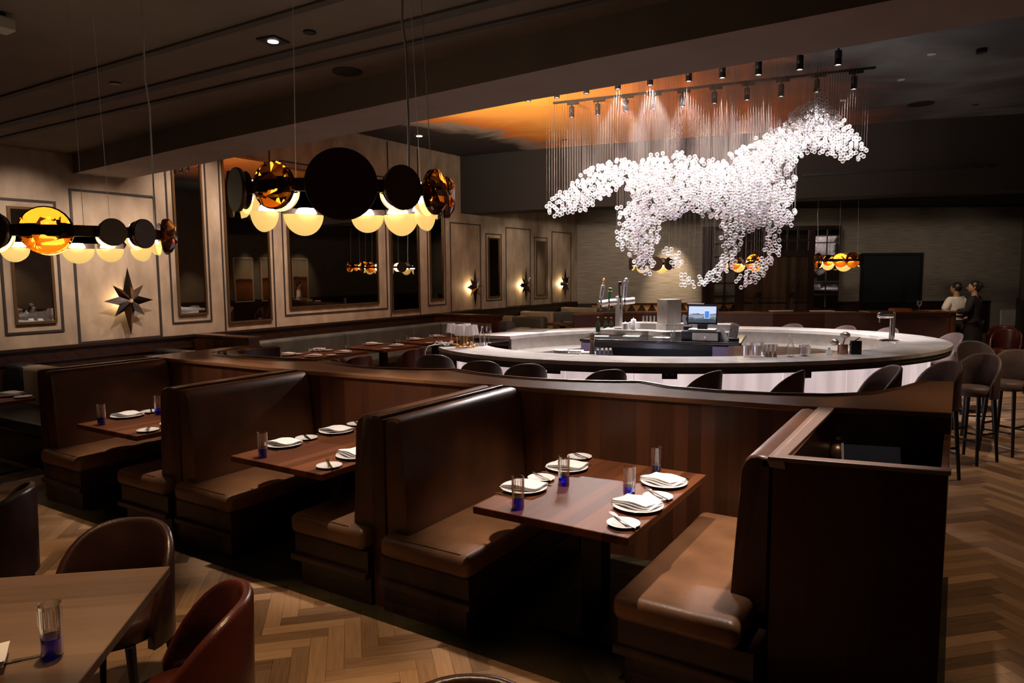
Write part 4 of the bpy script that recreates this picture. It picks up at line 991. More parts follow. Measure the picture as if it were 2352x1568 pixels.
# power outlets set in the front
for (px,py), lab in (((1271,848),'dark socket plate on the lit bar front between second and third black stools'),((1538,860),'dark socket plate on the lit bar front left of the centre stool'),((1848,858),'dark socket plate on the lit bar front beside the slanted stool right of centre')):
    r_ = ray(px,py); bp = None
    for k in range(2000):
        a = R(-175+k*.1); x, y = ell(a,OX-.214,OY-.214); v = np.array([x,y,0])-EYEP
        s = (v@HD)/(r_@HD); lat = abs((s*r_-v)@RT0)
        if bp is None or lat < bp[0]: bp = (lat, a, x, y, EYE+s*r_[2], s)
    _, a, x, y, z, _ = bp; x2, y2 = ell(a+.01,OX-.214,OY-.214); an = math.atan2(y2-y, x2-x)
    t2 = thing('socket_plate', lab, 'socket', (x,y,z), an, 'dark socket plates on the bar front')
    m = MB(); m.box(-.075,.075,-.004,.012,-.045,.045); m.build('plate', M['black'], t2)
    m = MB(); 
    for sx in (-.03,.03):
        for dx in (-.008,.008): m.box(sx+dx-.002,sx+dx+.002,-.006,-.003,-.01,.01)
    m.build('sockets', M['steel'], t2)

# ---------------------------------------------------------------- back bar island
I0 = Vector((-4.04,8.07,0)); IA = math.atan2(.35,1.85)
t = thing('island_counter', 'black-topped work island in the middle of the oval bar with open shelf', 'counter', tuple(I0), IA)
m = MB(); m.rbox(-.02,1.95,-.03,1.1,1.06,1.1,.015,2); m.build('worktop', pm('black_stone', (.012,.012,.014), .12), t)
m = MB(); m.box(.13,1.62,.0,.03,1.0,1.06); m.build('fascia', M['black'], t)
lav = pm('lavender_glow_side', (.42,.40,.72), .5)  # lavender glow on the end panels, put into their colour
bulb('island_fill', tuple(Matrix.Translation(I0) @ Matrix.Rotation(IA,4,'Z') @ Vector((.9,-.5,.95))), 7, (.72,.72,1), .06)  # fill light added in front of the island, no fixture
m = MB(); m.box(0,.13,-.025,.9,.6,1.05); m.build('end_panel', lav, t)
m = MB(); m.box(1.62,1.8,-.025,.9,.6,1.05); m.build('end_panel', lav, t)
m = MB(); m.box(0,1.8,.85,.9,.6,1.0); m.build('back_panel', M['black'], t)
m = MB(); m.box(.13,1.62,.02,.85,.74,.77); m.build('shelf', M['steel'], t)
m = MB(); m.box(0,1.8,.0,.9,.0,.6); m.build('cabinet_base', M['steel'], t)
IM = Matrix.Translation(I0) @ Matrix.Rotation(IA,4,'Z')
def isl(px, py, z=1.1): return at(px, py, z)
# stainless riser and upper shelf on the island
t = thing('bottle_riser', 'stepped stainless riser shelf at the back of the island', 'shelf', tuple(I0), IA)
m = MB(); m.prism([(.1,.55),(.75,.55),(.95,.42),(1.15,.55),(1.75,.55),(1.75,1.1),(.1,1.1)], 1.101, 1.17); m.build('lower_step', M['steel'], t)
m = MB(); m.prism([(.4,.82),(.8,.82),(.95,.72),(1.1,.82),(1.75,.82),(1.75,1.1),(.4,1.1)], 1.17, 1.25); m.build('upper_step', M['steel'], t)
o = IM @ Vector((.95,.95,1.25))
t = thing('metal_housing', 'tall square brushed steel housing on the island riser', 'equipment', tuple(o), IA+R(45))
m = MB(); m.box(-.115,.115,-.115,.115,0,.31); m.build('case', M['steel'], t, bevel=.004)
m = MB(); m.box(-.12,.12,-.12,.12,.31,.32); m.build('lid', M['steel'], t)
# beer tower
M['bright_steel'] = pm('bright_steel', (.85,.82,.8), .28, .85)
b = IM @ Vector((.30,.8,1.171))
t = thing('beer_tower', 'chrome cross-shaped beer tower with four tall tap handles', 'beer tower', tuple(b), IA+R(12))
m = MB(); m.lathe([(.065,0),(.065,.02),(.05,.03),(.05,.42),(.045,.44),(0,.445)], 20); m.build('column', M['bright_steel'], t, smooth=50)
m = MB(); m.tube([(-.27,-.12,.34),(-.1,-.03,.36),(.1,.05,.37),(.2,.09,.38)], .046, 14); m.build('crossbar', M['bright_steel'], t, smooth=50)
for i, (x, y, c1, hgt, nm, acc) in enumerate(((-.235,-.2,(.9,.85,.84),.2,'tall white tap handle with gold tip',(.85,.5,.12)),(-.13,-.17,(.05,.25,.08),.16,'green tap handle with red band and white tip',(.7,.05,.02)),(.02,-.08,(.04,.035,.04),.24,'black tap handle with white strip',(.8,.78,.8)),(.075,-.055,(.9,.86,.85),.25,'white tap handle with chrome cap',(.6,.55,.55)))):
    m = MB(); m.tube([(x,y,.35),(x,y-.06,.33),(x,y-.07,.27)], .014, 8); m.tube([(x,y,.35),(x,y,.40)], .012, 8); fa = m.build('faucet', M['chrome'], t, smooth=50)
    M_ = Matrix.Translation((x,y,.40)) @ Matrix.Rotation(R((8,6,-2,4)[i]),4,'Y')
    hm = MB(); hm.M = M_; hm.rbox(-.024,.024,-.014,.014,.02,hgt,.008,2); hm.tube([(0,0,-.01),(0,0,.03)], .009, 8)
    h = hm.build('tap_handle', pm('tap_%d' % i, c1, .35), t); h['label'] = nm
    tm = MB(); tm.M = M_
    if i == 0: tm.lathe([(.012,hgt),(.014,hgt+.03),(.008,hgt+.04),(.018,hgt+.06),(.014,hgt+.085),(0,hgt+.09)], 12)
    elif i == 1: tm.rbox(-.03,.03,-.018,.018,hgt*.6,hgt*.75,.005,1)
    elif i == 2: tm.box(.002,.02,-.0155,-.0135,.05,hgt-.05)
    else: tm.rbox(-.035,.035,-.02,.02,hgt-.03,hgt,.005,1); tm.sphere((0,0,hgt+.02),.022,10)
    tm.build('handle_tip', pm('tap_tip_%d' % i, acc, .3), h)
    if i in (0, 3):
        gm = MB(); gm.M = M_
        for k in range(6): gm.box(-.008,.008,-.0152,-.0138,.05+k*.02,.05+k*.02+(.012 if k % 2 else .008))
        gm.build('lettering', M['black'], h)
m = MB()
# bottles, squeeze bottles, glasses on the riser
def bottle_maker(col, h, r, nm, grp, cap):
    def mk():
        t = thing(nm, '', 'bottle', group=grp)
        m = MB(); m.lathe([(0,0),(r,0),(r,h*.55),(r*.4,h*.72),(r*.34,h*.93),(r*.4,h*.94),(r*.4,h*.97),(0,h*.97)], 16); m.build('body', pm('bottle_glass_'+nm, col, .12, 0, .6), t, smooth=40)
        m = MB(); m.lathe([(r*.45,h*.95),(r*.45,h),(0,h)], 12); m.build('cap', pm('cap_'+nm, cap, .35, .3), t, smooth=40)
        return t
    return Stock(mk)
S_bot = bottle_maker((.012,.02,.012), .21, .032, 'dark_bottle', 'dark bottles beside the beer tower', (.3,.2,.08))
for x, lab in ((-.06,'dark bottle with gold foil, leftmost in the row left of the beer tower'),(.05,'dark bottle second in the row left of the beer tower'),(.13,'dark bottle third in the row left of the beer tower'),(.22,'dark bottle right beside the beer tower column')):
    o = IM @ Vector((x+.02,.98,1.101)); S_bot.put(tuple(o), 0, lab)
def squeeze(o, h, r, lab, nm='squeeze_bottle'):
    t = thing(nm, lab, 'bottle', tuple(o)); m = MB(); m.lathe([(0,0),(r,0),(r,h*.75),(r*.8,h*.82),(r*.3,h*.86)], 16); m.build('body', M['white'], t, smooth=40)
    m = MB(); m.lathe([(r*.35,h*.84),(r*.12,h*.92),(r*.08,h),(0,h)], 10); m.build('nozzle', M['white'], t, smooth=40)
squeeze(IM @ Vector((.41,.7,1.17)), .11, .045, 'short white squeeze bottle right of the beer tower column')
squeeze(IM @ Vector((.52,.7,1.17)), .17, .035, 'tall white plastic bottle right of the beer tower', 'plastic_bottle')
def rocks_maker():
    m = MB(); m.lathe([(0,.004),(.036,.0),(.04,.09),(.037,.09),(.033,.012),(0,.012)], 20); return tag(m.build('rocks_glass', M['glass_crystal'], smooth=40), '', 'glass', 'rocks glasses behind the bar')
S_rocks = Stock(rocks_maker)
for (x, y, z), lab in (((.62,.98,1.25),'rocks glass holding spoons left of the steel housing'),((.72,.98,1.25),'empty rocks glass left of the steel housing')): S_rocks.put(tuple(IM @ Vector((x,y,z))), 0, lab)
# register and screen
o = isl(1600,784); IAW = IA
t = thing('cash_drawer', 'steel-fronted cash drawer under the till screen', 'cash drawer', tuple(IM @ Vector((1.47,.22,1.1))), IA)
m = MB(); m.box(-.23,.23,-.14,.2,.0,.115); m.build('case', M['black'], t)
m = MB(); m.box(-.10,.20,-.148,-.138,.008,.1); dr = m.build('drawer_front', M['steel'], t)
m = MB(); m.tube([(.05,-.148,.05),(.05,-.16,.05)], .012, 10); m.build('lock', M['chrome'], dr)
t = thing('till_screen', 'lit till monitor showing a mountain landscape with a blue keypad', 'monitor', tuple(IM @ Vector((1.47,.24,1.216))), IA)
m = MB(); m.box(-.16,.16,-.12,.12,0,.02); m.build('base', M['white'], t)
m = MB(); m.cbox((0,.02,.06), .12,.05,.1, 0, R(-18)); m.build('stand', M['dark_metal'], t)
m = MB(); m.cbox((0,-.02,.2), .36,.03,.25, 0, R(-14)); sc_ = m.build('monitor_case', M['black'], t)
def screen_mat():
    m, nt, b = _new('till_display'); N = nt.nodes.new; L = nt.links.new
    tc = N('ShaderNodeTexCoord'); sp = N('ShaderNodeSeparateXYZ'); L(tc.outputs['Generated'], sp.inputs[0])
    no = N('ShaderNodeTexNoise'); no.inputs['Scale'].default_value = 6; no.inputs['Detail'].default_value = 4; L(tc.outputs['Generated'], no.inputs[0])
    ma = N('ShaderNodeMath'); ma.operation = 'MULTIPLY_ADD'; ma.inputs[1].default_value = -.35; L(no.outputs[0], ma.inputs[0]); L(sp.outputs['Z'], ma.inputs[2])
    cr = N('ShaderNodeValToRGB'); r = cr.color_ramp; r.interpolation = 'EASE'
    r.elements[0].color = (.05,.07,.09,1); r.elements[1].color = (.62,.72,.95,1); r.elements[1].position = .5
    for q, c in ((.12,(.16,.19,.22)),(.2,(.35,.4,.5)),(.33,(.12,.14,.28)),(.4,(.7,.75,.95))): e = r.elements.new(q); e.color = (*c,1)
    L(ma.outputs[0], cr.inputs[0]); L(cr.outputs[0], b.inputs['Emission Color']); b.inputs['Emission Strength'].default_value = 1.0; b.inputs['Base Color'].default_value = (0,0,0,1); return m
m = MB(); m.cbox((0,-.0385,.2), .325,.004,.2, 0, R(-14)); m.build('display', screen_mat(), sc_)
m = MB(); m.cbox((.055,-.0415,.2), .062,.002,.1, 0, R(-14)); m.build('keypad_window', emit('keypad_border', (.75,.85,1), .9), sc_)
m = MB(); m.cbox((.055,-.043,.198), .052,.002,.088, 0, R(-14)); kp = m.build('keypad', emit('keypad_blue', (.04,.14,.5), 1), sc_)
m = MB()
for r_ in range(5):
    for c_ in range(3):
        zz = .165+r_*.016; m.cbox((.038+c_*.017,-.0445-(zz-.2)*(-.25),zz), .012,.001,.011, 0, R(-14))
m.build('keys', emit('keypad_keys', (.1,.3,.8), 1), sc_)
t = thing('till_screen', 'dark back of a second till monitor behind the steel housing', 'monitor', tuple(IM @ Vector((1.3,1.0,1.25))), IA+R(160))
m = MB(); m.box(-.08,.08,-.08,.08,0,.02); m.tube([(0,0,.02),(0,.03,.1)], .03, 8); m.build('stand', M['dark_metal'], t)
m = MB(); m.cbox((0,-.01,.17), .24,.035,.2, 0, R(-20)); m.build('monitor_case', M['dark_metal'], t)
t = thing('receipt_printer', 'small receipt printer with curling paper left of the till screen', 'printer', tuple(IM @ Vector((1.28,.36,1.216))), IA)
m = MB(); m.rbox(-.05,.05,-.06,.06,0,.05,.01); m.build('case', M['dark_metal'], t)
m = MB(); vs = []; 
for i in range(9):
    q = i/8; vs += [(-.035-.03*math.sin(q*2.4)*1.2,-.02+.0*q,.05+.14*q),(.03-.05*math.sin(q*2.4)*1.1,-.02,.05+.125*q)]
fs = [(2*i,2*i+1,2*i+3,2*i+2) for i in range(8)]; m.add(vs, fs); o = m.build('receipt_paper', M['paper'], t); so = o.modifiers.new('thickness','SOLIDIFY'); so.thickness = .001
t = thing('payment_terminal', 'pale phone-sized terminal leaning against the cash drawer', 'terminal', tuple(IM @ Vector((1.74,.12,1.1))), IA)
m = MB(); m.cbox((0,0,.075), .05,.015,.16, 0, R(-12), R(-24)); m.build('case', M['white'], t)
t = thing('menu_holder', 'dark wire holder of patterned menu cards right of the till', 'menu holder', tuple(IM @ Vector((1.84,.26,1.1))), IA)
m = MB(); m.box(-.06,.06,-.06,.06,0,.03); m.build('base', M['black'], t)
m = MB(); m.cbox((0,0,.11), .1,.02,.15, 0, R(-18), R(6)); m.build('cards', pm('dark_cards', (.05,.045,.045), .5, var=.8, vscale=40), t)
t = thing('pen_holder', 'clear cup of pens in front of the riser, left of the cash drawer', 'pen cup', tuple(IM @ Vector((1.13,.14,1.1))), IA)
m = MB(); m.lathe([(0,.003),(.032,0),(.035,.075),(.032,.075),(.029,.006),(0,.006)], 16); m.build('cup', M['glass_crystal'], t)
m = MB()
for i in range(5): a = i*1.3; m.tube([(.01*math.cos(a),.01*math.sin(a),.01),(.03*math.cos(a),.03*math.sin(a),.13+.01*i)], .004, 6)
m.build('pens', M['steel'], t)
m = MB(); m.lathe([(0,.002),(.035,0),(.035,.09),(.03,.1),(0,.1)], 18); tag(m.build('salt_tub', M['white'], None, tuple(IM @ Vector((1.82,.72,1.1))), smooth=40), 'bright white lidded tub at the right end of the island', 'tub')
for i, (px, py) in enumerate(((1380,772),(1450,772),(1520,775))):
    p = isl(px,py,1.101); m = MB(); m.cbox((0,0,.002), .2,.13,.004, IA+R(random.uniform(-8,8))); tag(m.build('order_sheet', M['paper'], None, tuple(p)), ('white paper sheet on the left of the island top','white paper sheet in the middle of the island top','white paper sheet on the island top near the pen cup')[i], 'paper', 'paper sheets on the island')
for i, (x, w_) in enumerate(((.62,.3),(.98,.28),(1.3,.22),(1.48,.2))):
    m = MB(); m.cbox((0,0,.02), w_*.9,.2,.03, .1); m.sphere((0,0,.04), w_*.33, 10, (1,.4,.12)); tag(m.build('folded_cloth', pm('cloth_%d' % i, ((.02,.02,.02),(.03,.03,.035),(.12,.1,.12),(.14,.12,.14))[i], .8), None, tuple(IM @ Vector((x,.2,.771))), smooth=40), ('patterned tray with dark cloth on the island shelf, leftmost','dark cloth bundle on the island shelf, second from left','grey mesh cloth on the island shelf, third from left','grey folded cloth on the island shelf beside the lavender panel')[i], 'cloth', 'bundles on the island shelf')

# ---------------------------------------------------------------- things standing on the bar and its inner shelf
ZB = 1.0705
def make_lamp():
    t = thing('table_lamp', '', 'lamp', group='brass table lamps clustered on the bar')
    m = MB(); m.lathe([(0,0),(.055,0),(.056,.006),(.03,.014),(.012,.022),(.006,.03),(.006,.235),(0,.235)], 20); m.build('stem', M['brass'], t, smooth=40)
    m = MB(); n = 24; prof = [(.072,.145),(.05,.25)]
    vs = []; fs = []
    for i in range(2*n):
        a = math.pi*i/n; k = 1 if i % 2 else .955
        vs += [(.066*k*math.cos(a),.066*k*math.sin(a),.145),(.046*k*math.cos(a),.046*k*math.sin(a),.255)]
    for i in range(2*n): j = (i+1) % (2*n); fs.append((2*i,2*j,2*j+1,2*i+1))
    m.add(vs, fs); sh = m.build('lamp_shade', pm('ribbed_clear_shade', (.80,.72,.70), .3, 0, .5), t); so = sh.modifiers.new('thickness','SOLIDIFY'); so.thickness = .003
    sh.data.materials[0].node_tree.nodes['Principled BSDF'].inputs['Alpha'].default_value = .72
    return t
S_lamp = Stock(make_lamp)
for (px,py), lab in (((1037,790),'brass table lamp with ribbed shade standing apart at the left of the lamp cluster'),((1050,793),'brass table lamp second from left at the back of the cluster'),((1057,798),'front left brass table lamp of the cluster on the bar'),((1066,792),'brass table lamp hidden at the middle back of the cluster'),((1079,798),'front middle brass table lamp of the cluster on the bar'),((1073,790),'brass table lamp at the back right of the cluster'),((1088,795),'rightmost brass table lamp of the cluster on the bar')):
    p = at(px,py,1.07); S_lamp.put((p.x,p.y,ZB), random.random()*6, lab)
m = MB(); c0 = at(1020,794,1.07)
for i in range(9):
    a = random.random()*6.3; pts = []
    for k in range(10):
        q = k/9; pts.append((.12*(q-.5)*math.cos(a)*2+.03*math.sin(5*q+i), .1*(q-.5)*math.sin(a)*2+.03*math.cos(4*q+i), .006+.05*abs(math.sin(q*6.2+i))*(1-q*.5)))
    m.tube(pts, .0035, 5)
e = Vector((-.13,-.12,0)); m.tube([(0,0,.02),(-.06,-.1,.02),(-.09,-.19,.01),(-.1,-.235,-.05),(-.1,-.24,-.16)], .0045, 5)
tag(m.build('charging_cables', M['white'], None, (c0.x,c0.y,ZB)), 'tangle of white charging cables at the left tip of the bar', 'cable')
def wineglass_maker():
    t = thing('wine_glass', '', 'glass', group='stemmed wine glasses')
    m = MB(); m.lathe([(0,0),(.035,.001),(.03,.004),(.005,.008),(.004,.09),(.015,.1),(.036,.125),(.04,.155),(.031,.205)], 20); m.build('glass', M['glass_crystal'], t, smooth=50); return t
S_wine = Stock(wineglass_maker)
p = at(1102,789,1.07); S_wine.put((p.x+.05,p.y+.12,ZB), 0, 'balloon wine glass behind the clear bottle, right of the table lamps')
p = at(1108,794,1.07); t = thing('water_bottle', 'clear glass bottle on the bar right of the table lamps', 'bottle', (p.x,p.y,ZB))
m = MB(); m.lathe([(0,.003),(.035,0),(.036,.12),(.03,.15),(.014,.18),(.012,.21),(.014,.22)], 18); m.build('body', M['glass_crystal'], t, smooth=50)
m = MB(); m.lathe([(.013,.215),(.013,.235),(0,.235)], 12); m.build('stopper', M['steel'], t)
def shelf_at(px, py, z=.8705): return at(px, py, z)
# pepper mill and shakers at the inner edge
p = at(1360,813,1.07); t = thing('pepper_mill', 'tall turned wooden pepper mill at the inner edge of the bar', 'pepper mill', (p.x,p.y,ZB))
m = MB(); m.lathe([(0,0),(.03,0),(.032,.01),(.024,.05),(.02,.1),(.022,.14),(.027,.155),(.02,.165)], 20); m.build('body', pm('turned_walnut', (.10,.04,.02), .35, var=.2, vscale=20, stretch=(8,8,1)), t, smooth=50)
m = MB(); m.lathe([(.02,.167),(.026,.175),(.028,.195),(.022,.215),(.01,.225),(.012,.235),(0,.24)], 20); m.build('head', pm('turned_walnut_head', (.12,.05,.025), .3), t, smooth=50)
def shaker_maker():
    t = thing('salt_shaker', '', 'shaker', group='small glass shakers by the pepper mill')
    m = MB(); m.lathe([(0,0),(.024,0),(.021,.035),(.016,.045)], 14); m.build('body', M['glass_crystal'], t, smooth=40)
    m = MB(); m.lathe([(.017,.045),(.017,.06),(.01,.068),(0,.07)], 14); m.build('cap', M['chrome'], t, smooth=40); return t
S_shk = Stock(shaker_maker)
for px, lab in ((1373,'glass shaker with chrome cap next to the pepper mill'),(1383,'glass shaker with chrome cap second from the pepper mill'),(1393,'glass shaker with chrome cap third from the pepper mill'),(1402,'glass shaker with chrome cap farthest from the pepper mill')):
    p = at(px,813.5,1.07); S_shk.put((p.x,p.y,ZB), 0, lab)
for (px,py), lab in (((1290,806),'stack of white side plates inside the bar, left of the pepper mill'),):
    p = at(px,py,1.03); t = thing('plate_stack', lab, 'plates', (p.x,p.y,.9))
    for i in range(3): m = MB(); m.lathe([(0,0),(.05,0),(.09,.012),(.09,.016),(.05,.008),(0,.008)], 24); m.build('plate', M['porcelain'], t, loc=(0,0,.1+i*.014))
    m = MB(); m.lathe([(.06,0),(.06,.1),(0,.1)], 16); m.build('stand', M['steel'], t)
for (px,py), lab in (((1318,807),'folded white bar towel left of the pepper mill'),((1345,811),'small white towel right beside the pepper mill')):
    p = at(px,py,1.06); m = MB(); m.rbox(-.09,.09,-.05,.05,0,.025,.01,2); m.rbox(-.08,.085,-.045,.045,.02,.045,.01,2); tag(m.build('bar_towel', M['linen'], None, (p.x,p.y+.06,ZB-.045), (0,0,IA+R(12)), smooth=50), lab, 'towel', 'white bar towels')
# right side: glassware and tools
for (px,py), lab in (((1718,820),'cut mixing glass inside the bar, left of its twin'),((1742,820),'cut mixing glass inside the bar, beside the jiggers')):
    p = at(px,py,1.07); t = thing('mixing_glass', lab, 'glass', (p.x,p.y,ZB), 0, 'cut mixing glasses')
    m = MB(); m.lathe([(0,.01),(.045,0),(.05,.15),(.046,.15),(.041,.02),(0,.02)], 12); m.build('glass', M['glass_crystal'], t)
def jigger_maker():
    t = thing('jigger', '', 'jigger', group='steel jiggers')
    m = MB(); m.lathe([(.022,0),(.006,.055),(.006,.06),(.026,.13)], 14); m.build('body', M['steel'], t, smooth=50); return t
S_jig = Stock(jigger_maker)
for px, lab in ((1760,'hourglass steel jigger nearest the mixing glasses'),(1769,'hourglass steel jigger, middle of three'),(1780,'hourglass steel jigger, rightmost of three')):
    p = at(px,819.5,1.07); S_jig.put((p.x,p.y,ZB), 0, lab)
p = at(1815,818.5,1.07); t = thing('decanter', 'clear decanter bottle inside the bar right of the jiggers', 'bottle', (p.x,p.y,ZB))
m = MB(); m.lathe([(0,0),(.04,0),(.038,.1),(.015,.15),(.013,.19)], 16); m.build('body', M['glass_crystal'], t, smooth=50); m = MB(); m.sphere((0,0,.205), .018, 10); m.build('stopper', M['glass_crystal'], t)
p = at(1848,817.5,1.07); t = thing('ice_bucket', 'small glass ice bucket heaped with white picks', 'bucket', (p.x,p.y,ZB))
m = MB(); m.lathe([(0,0),(.045,0),(.055,.1),(.06,.11),(.052,.1),(.04,.01),(0,.01)], 18); m.build('bucket', M['glass_crystal'], t); m = MB()
for i in range(14): a = i*2.4; m.cbox((.035*math.cos(a)*(i%3)/2,.035*math.sin(a)*(i%3)/2,.1+.012*(i%2)), .022,.022,.018, a)
m.build('ice', M['white'], t)
p = at(1904,815,1.07); m = MB(); m.lathe([(0,0),(.035,0),(.03,.03),(.01,.07),(.012,.08),(0,.085)], 14); tag(m.build('cone_bottle', M['white'], None, (p.x,p.y,ZB), smooth=50), 'small white cone-shaped bottle alone inside the right of the bar', 'bottle')
p = at(1935,812.5,1.07); t = thing('coffee_kit', 'steel strainers and picks in a holder inside the right of the bar', 'bar tools', (p.x,p.y,ZB))
m = MB(); m.lathe([(0,0),(.05,0),(.05,.1),(0,.1)], 14); m.build('holder', pm('copper_tone', (.5,.28,.2), .25, .9), t)
m = MB(); m.sphere((-.08,0,.12), .045, 12, (1,1,.8)); m.sphere((.02,0,.2), .05, 12, (1,1,.7)); m.tube([(0,0,.1),(.02,0,.17)], .008, 6); m.tube([(-.05,0,.1),(.0,0,.09)], .008, 6); m.build('strainers', M['steel'], t, smooth=50)
m = MB(); m.cbox((.12,.03,.07), .1,.06,.14, .4); m.tube([(.06,0,.1),(.16,0,.18)], .006, 6); m.build('canister', M['dark_metal'], t)
p = at(1985,806,1.03); m = MB(); m.box(-.1,.1,-.05,.05,0,.05); tag(m.build('white_carton', M['white'], None, (p.x,p.y,.92), (0,0,BANG)), 'low white carton inside the right end of the bar', 'carton')
# faucet tower on the right end
p = at(2042,783,1.07); t = thing('water_tap', 'tall polished bar tap with square arch on the right end of the bar', 'tap', (p.x,p.y,ZB), R(215))
m = MB(); m.lathe([(0,0),(.11,0),(.11,.012),(.05,.02),(0,.02)], 24); m.build('drip_base', M['chrome'], t, smooth=40)
m = MB(); m.tube([(-.02,0,.02),(-.02,0,.31)], .022, 14); m.box(-.05,-.035,-.03,.03,.02,.36); m.build('column', M['chrome'], t, smooth=40)
m = MB(); m.rbox(-.05,.16,-.035,.035,.28,.36,.03,3); m.tube([(.13,0,.28),(.13,0,.23)], .01, 8); m.build('spout', M['chrome'], t, smooth=50)
# left service area: steel undercounter, printer, ice well
p0 = at(1113,772,1.0); p1 = at(1206,765,1.0)
t = thing('service_counter', 'stainless service counter at the staff opening on the left of the bar', 'counter')
d = p1-p0; an = math.atan2(d.y,d.x); o = Matrix.Translation((p0.x,p0.y,0)) @ Matrix.Rotation(an,4,'Z'); t.location = (p0.x,p0.y,0); t.rotation_euler = (0,0,an)
m = MB(); m.box(-.2,d.length,0,.35,.93,1.0); m.build('worktop', M['steel'], t, bevel=.004)
m = MB(); m.box(-.2,d.length,.1,.35,0,.93); m.build('cabinet_base', M['steel'], t)
m = MB(); m.tube([(d.length*.75,-.15,.72),(d.length*.75,-.15,.9),(d.length*.8,-.2,.93),(d.length*.95,-.25,.9)], .014, 8); m.build('sink_tap', M['chrome'], t, smooth=50)
pp = o @ Vector((d.length*.72,.18,1.0))
t = thing('kitchen_printer', 'dark grey ticket printer with rounded top on the service counter', 'printer', tuple(pp), an+R(15))
m = MB(); m.prism([(-.1,0),(.1,0),(.1,.08),(.09,.14),(.05,.185),(-.02,.2),(-.1,.19)], -.08, .08); m.M = Matrix.Identity(4)
vv = [(x,z,y) for x,y,z in m.v]; m.v = vv; m.build('case', pm('charcoal_plastic', (.10,.11,.13), .45), t, bevel=.006)
m = MB(); m.cbox((.085,0,.12), .03,.17,.012, 0, 0, R(35)); m.cbox((.098,0,.08), .01,.1,.02); m.build('paper_slot', M['steel'], t)
pw = o @ Vector((d.length*.93,-.02,.86)); m = MB(); m.box(-.04,.04,-.008,.004,-.05,.05); tag(m.build('wall_socket', M['white'], None, tuple(pw), (0,0,an)), 'white socket on the side of the stainless service counter', 'socket')
p0 = at(1168,757,1.08); p1 = at(1245,760,1.08)
t = thing('ice_well', 'tall stainless cabinet block inside the left of the bar', 'cabinet', (p1.x,p1.y,0), IA)
m = MB(); m.box(-.5,.0,-.05,.3,0,1.06); m.build('body', M['steel'], t, bevel=.004)
m = MB(); m.box(-.54,.03,-.08,.33,1.06,1.09); m.build('top', M['steel'], t, bevel=.004)

# ---------------------------------------------------------------- bar stools
front = [((995,813),1.1,'black-backed bar stool farthest left, below the table lamps'),((1105,827),1.1,'bar stool second from left along the lit bar front'),((1211,834),1.1,'bar stool third from left, left of the first socket plate'),((1402,847),1.1,'bar stool fourth from left along the lit bar front'),((1642,850),1.1,'bar stool fifth from left, right of the centre socket plate'),((1837,849),1.1,'bar stool sixth from left, with slanted back, along the lit bar front'),((2058,838),1.1,'bar stool seventh from left, before the end of the lit bar front'),
         ((2188,829),1.1,'bar stool half hidden by the right end of the walnut partition'),((2267,811),1.1,'bar stool with seat in full view, right of the partition end'),((2342,802),1.1,'bar stool cut by the right edge of the frame'),((2232,782),1.1,'bar stool facing the right tip of the oval bar')]
def nearest_ell(x, y):
    b = None
    for k in range(720):
        a = R(k/2); q = ell(a,OX,OY); d = (q[0]-x)**2+(q[1]-y)**2
        if b is None or d < b[0]: b = (d, q)
    return b[1]
turn = [0,4,8,16,42,52,86,100,116,118,165]
for k, ((px,py), z, lab) in enumerate(front):
    p = at(px, py, z-.01); a = R(turn[k]); dv = Vector(HD*math.cos(a)-RT0*math.sin(a)); p = p+dv*.185
    S_stool.put((p.x,p.y,0), face(p.x,p.y,p.x+dv.x,p.y+dv.y), lab)
for (px,py), lab in (((1660,745),'bar stool back peeping over the far bar edge, right of the till'),((1790,747),'bar stool back over the far bar edge, first right of centre'),((1898,750),'bar stool back over the far bar edge, second right of centre'),((2000,753),'bar stool back over the far bar edge, third right of centre'),((2122,765),'bar stool back over the far bar edge nearest the bar tap')):
    p = at(px, py+1, 1.085); q = nearest_ell(p.x,p.y); dv = (p-Vector((BC.x,BC.y,p.z))).normalized(); p = Vector((q[0],q[1],0))+dv*.42; S_stool.put((p.x,p.y,0), face(p.x,p.y,q[0],q[1]), lab)
# ================================================================ BANQUETTES ALONG THE PANELLED WALL
def banq(name, label, parts, zt=.9):
    """parts: list of (material, back polygon, seat polygon)"""
    t = thing(name, label, 'banquette')
    for mt, bp_, sp_ in parts:
        if bp_:
            m = MB(); m.prism(bp_, .42, zt); m.build('backrest', mt, t, smooth=40, bevel=.05, seg=4)
        if sp_:
            m = MB(); m.prism(sp_, .32, .46); m.build('seat', mt, t, smooth=40, bevel=.03, seg=3)
            cx = sum(p[0] for p in sp_)/len(sp_); cy = sum(p[1] for p in sp_)/len(sp_)
            m = MB(); m.prism([(cx+(x-cx)*.96, cy+(y-cy)*.96) for x, y in sp_], 0, .32); m.build('plinth', M['walnut_dark'], t)
    return t
def rect(x0,x1,y0,y1): return [(x0,y0),(x1,y0),(x1,y1),(x0,y1)]
LG, LC, LB = M['leather_grey'], M['leather_lit_cream'], M['leather_black']
# long grey-green banquette
t = banq('long_banquette', 'long grey-green leather banquette below the wide mirrors', [
    (LG, rect(-9.4,-9.18,6.95,9.02), rect(-9.2,-8.62,6.95,12.1)), (LG, rect(-9.4,-9.18,9.04,10.85), None),
    (LG, rect(-9.4,-9.18,10.87,11.75), None), (LG, [(-9.4,11.77),(-9.18,11.77),(-9.1,11.9),(-8.9,11.98),(-8.15,11.98),(-8.15,12.2),(-9.4,12.2)], [(-8.62,11.4),(-8.15,11.45),(-8.15,12.1),(-8.62,12.1)])], .9)
m = MB(); m.prism([(XW+.065,6.9),(-9.4,6.9),(-9.4,12.2),(XW+.065,12.2)], 0, .86); m.build('back_ledge', M['walnut_dark'], t)
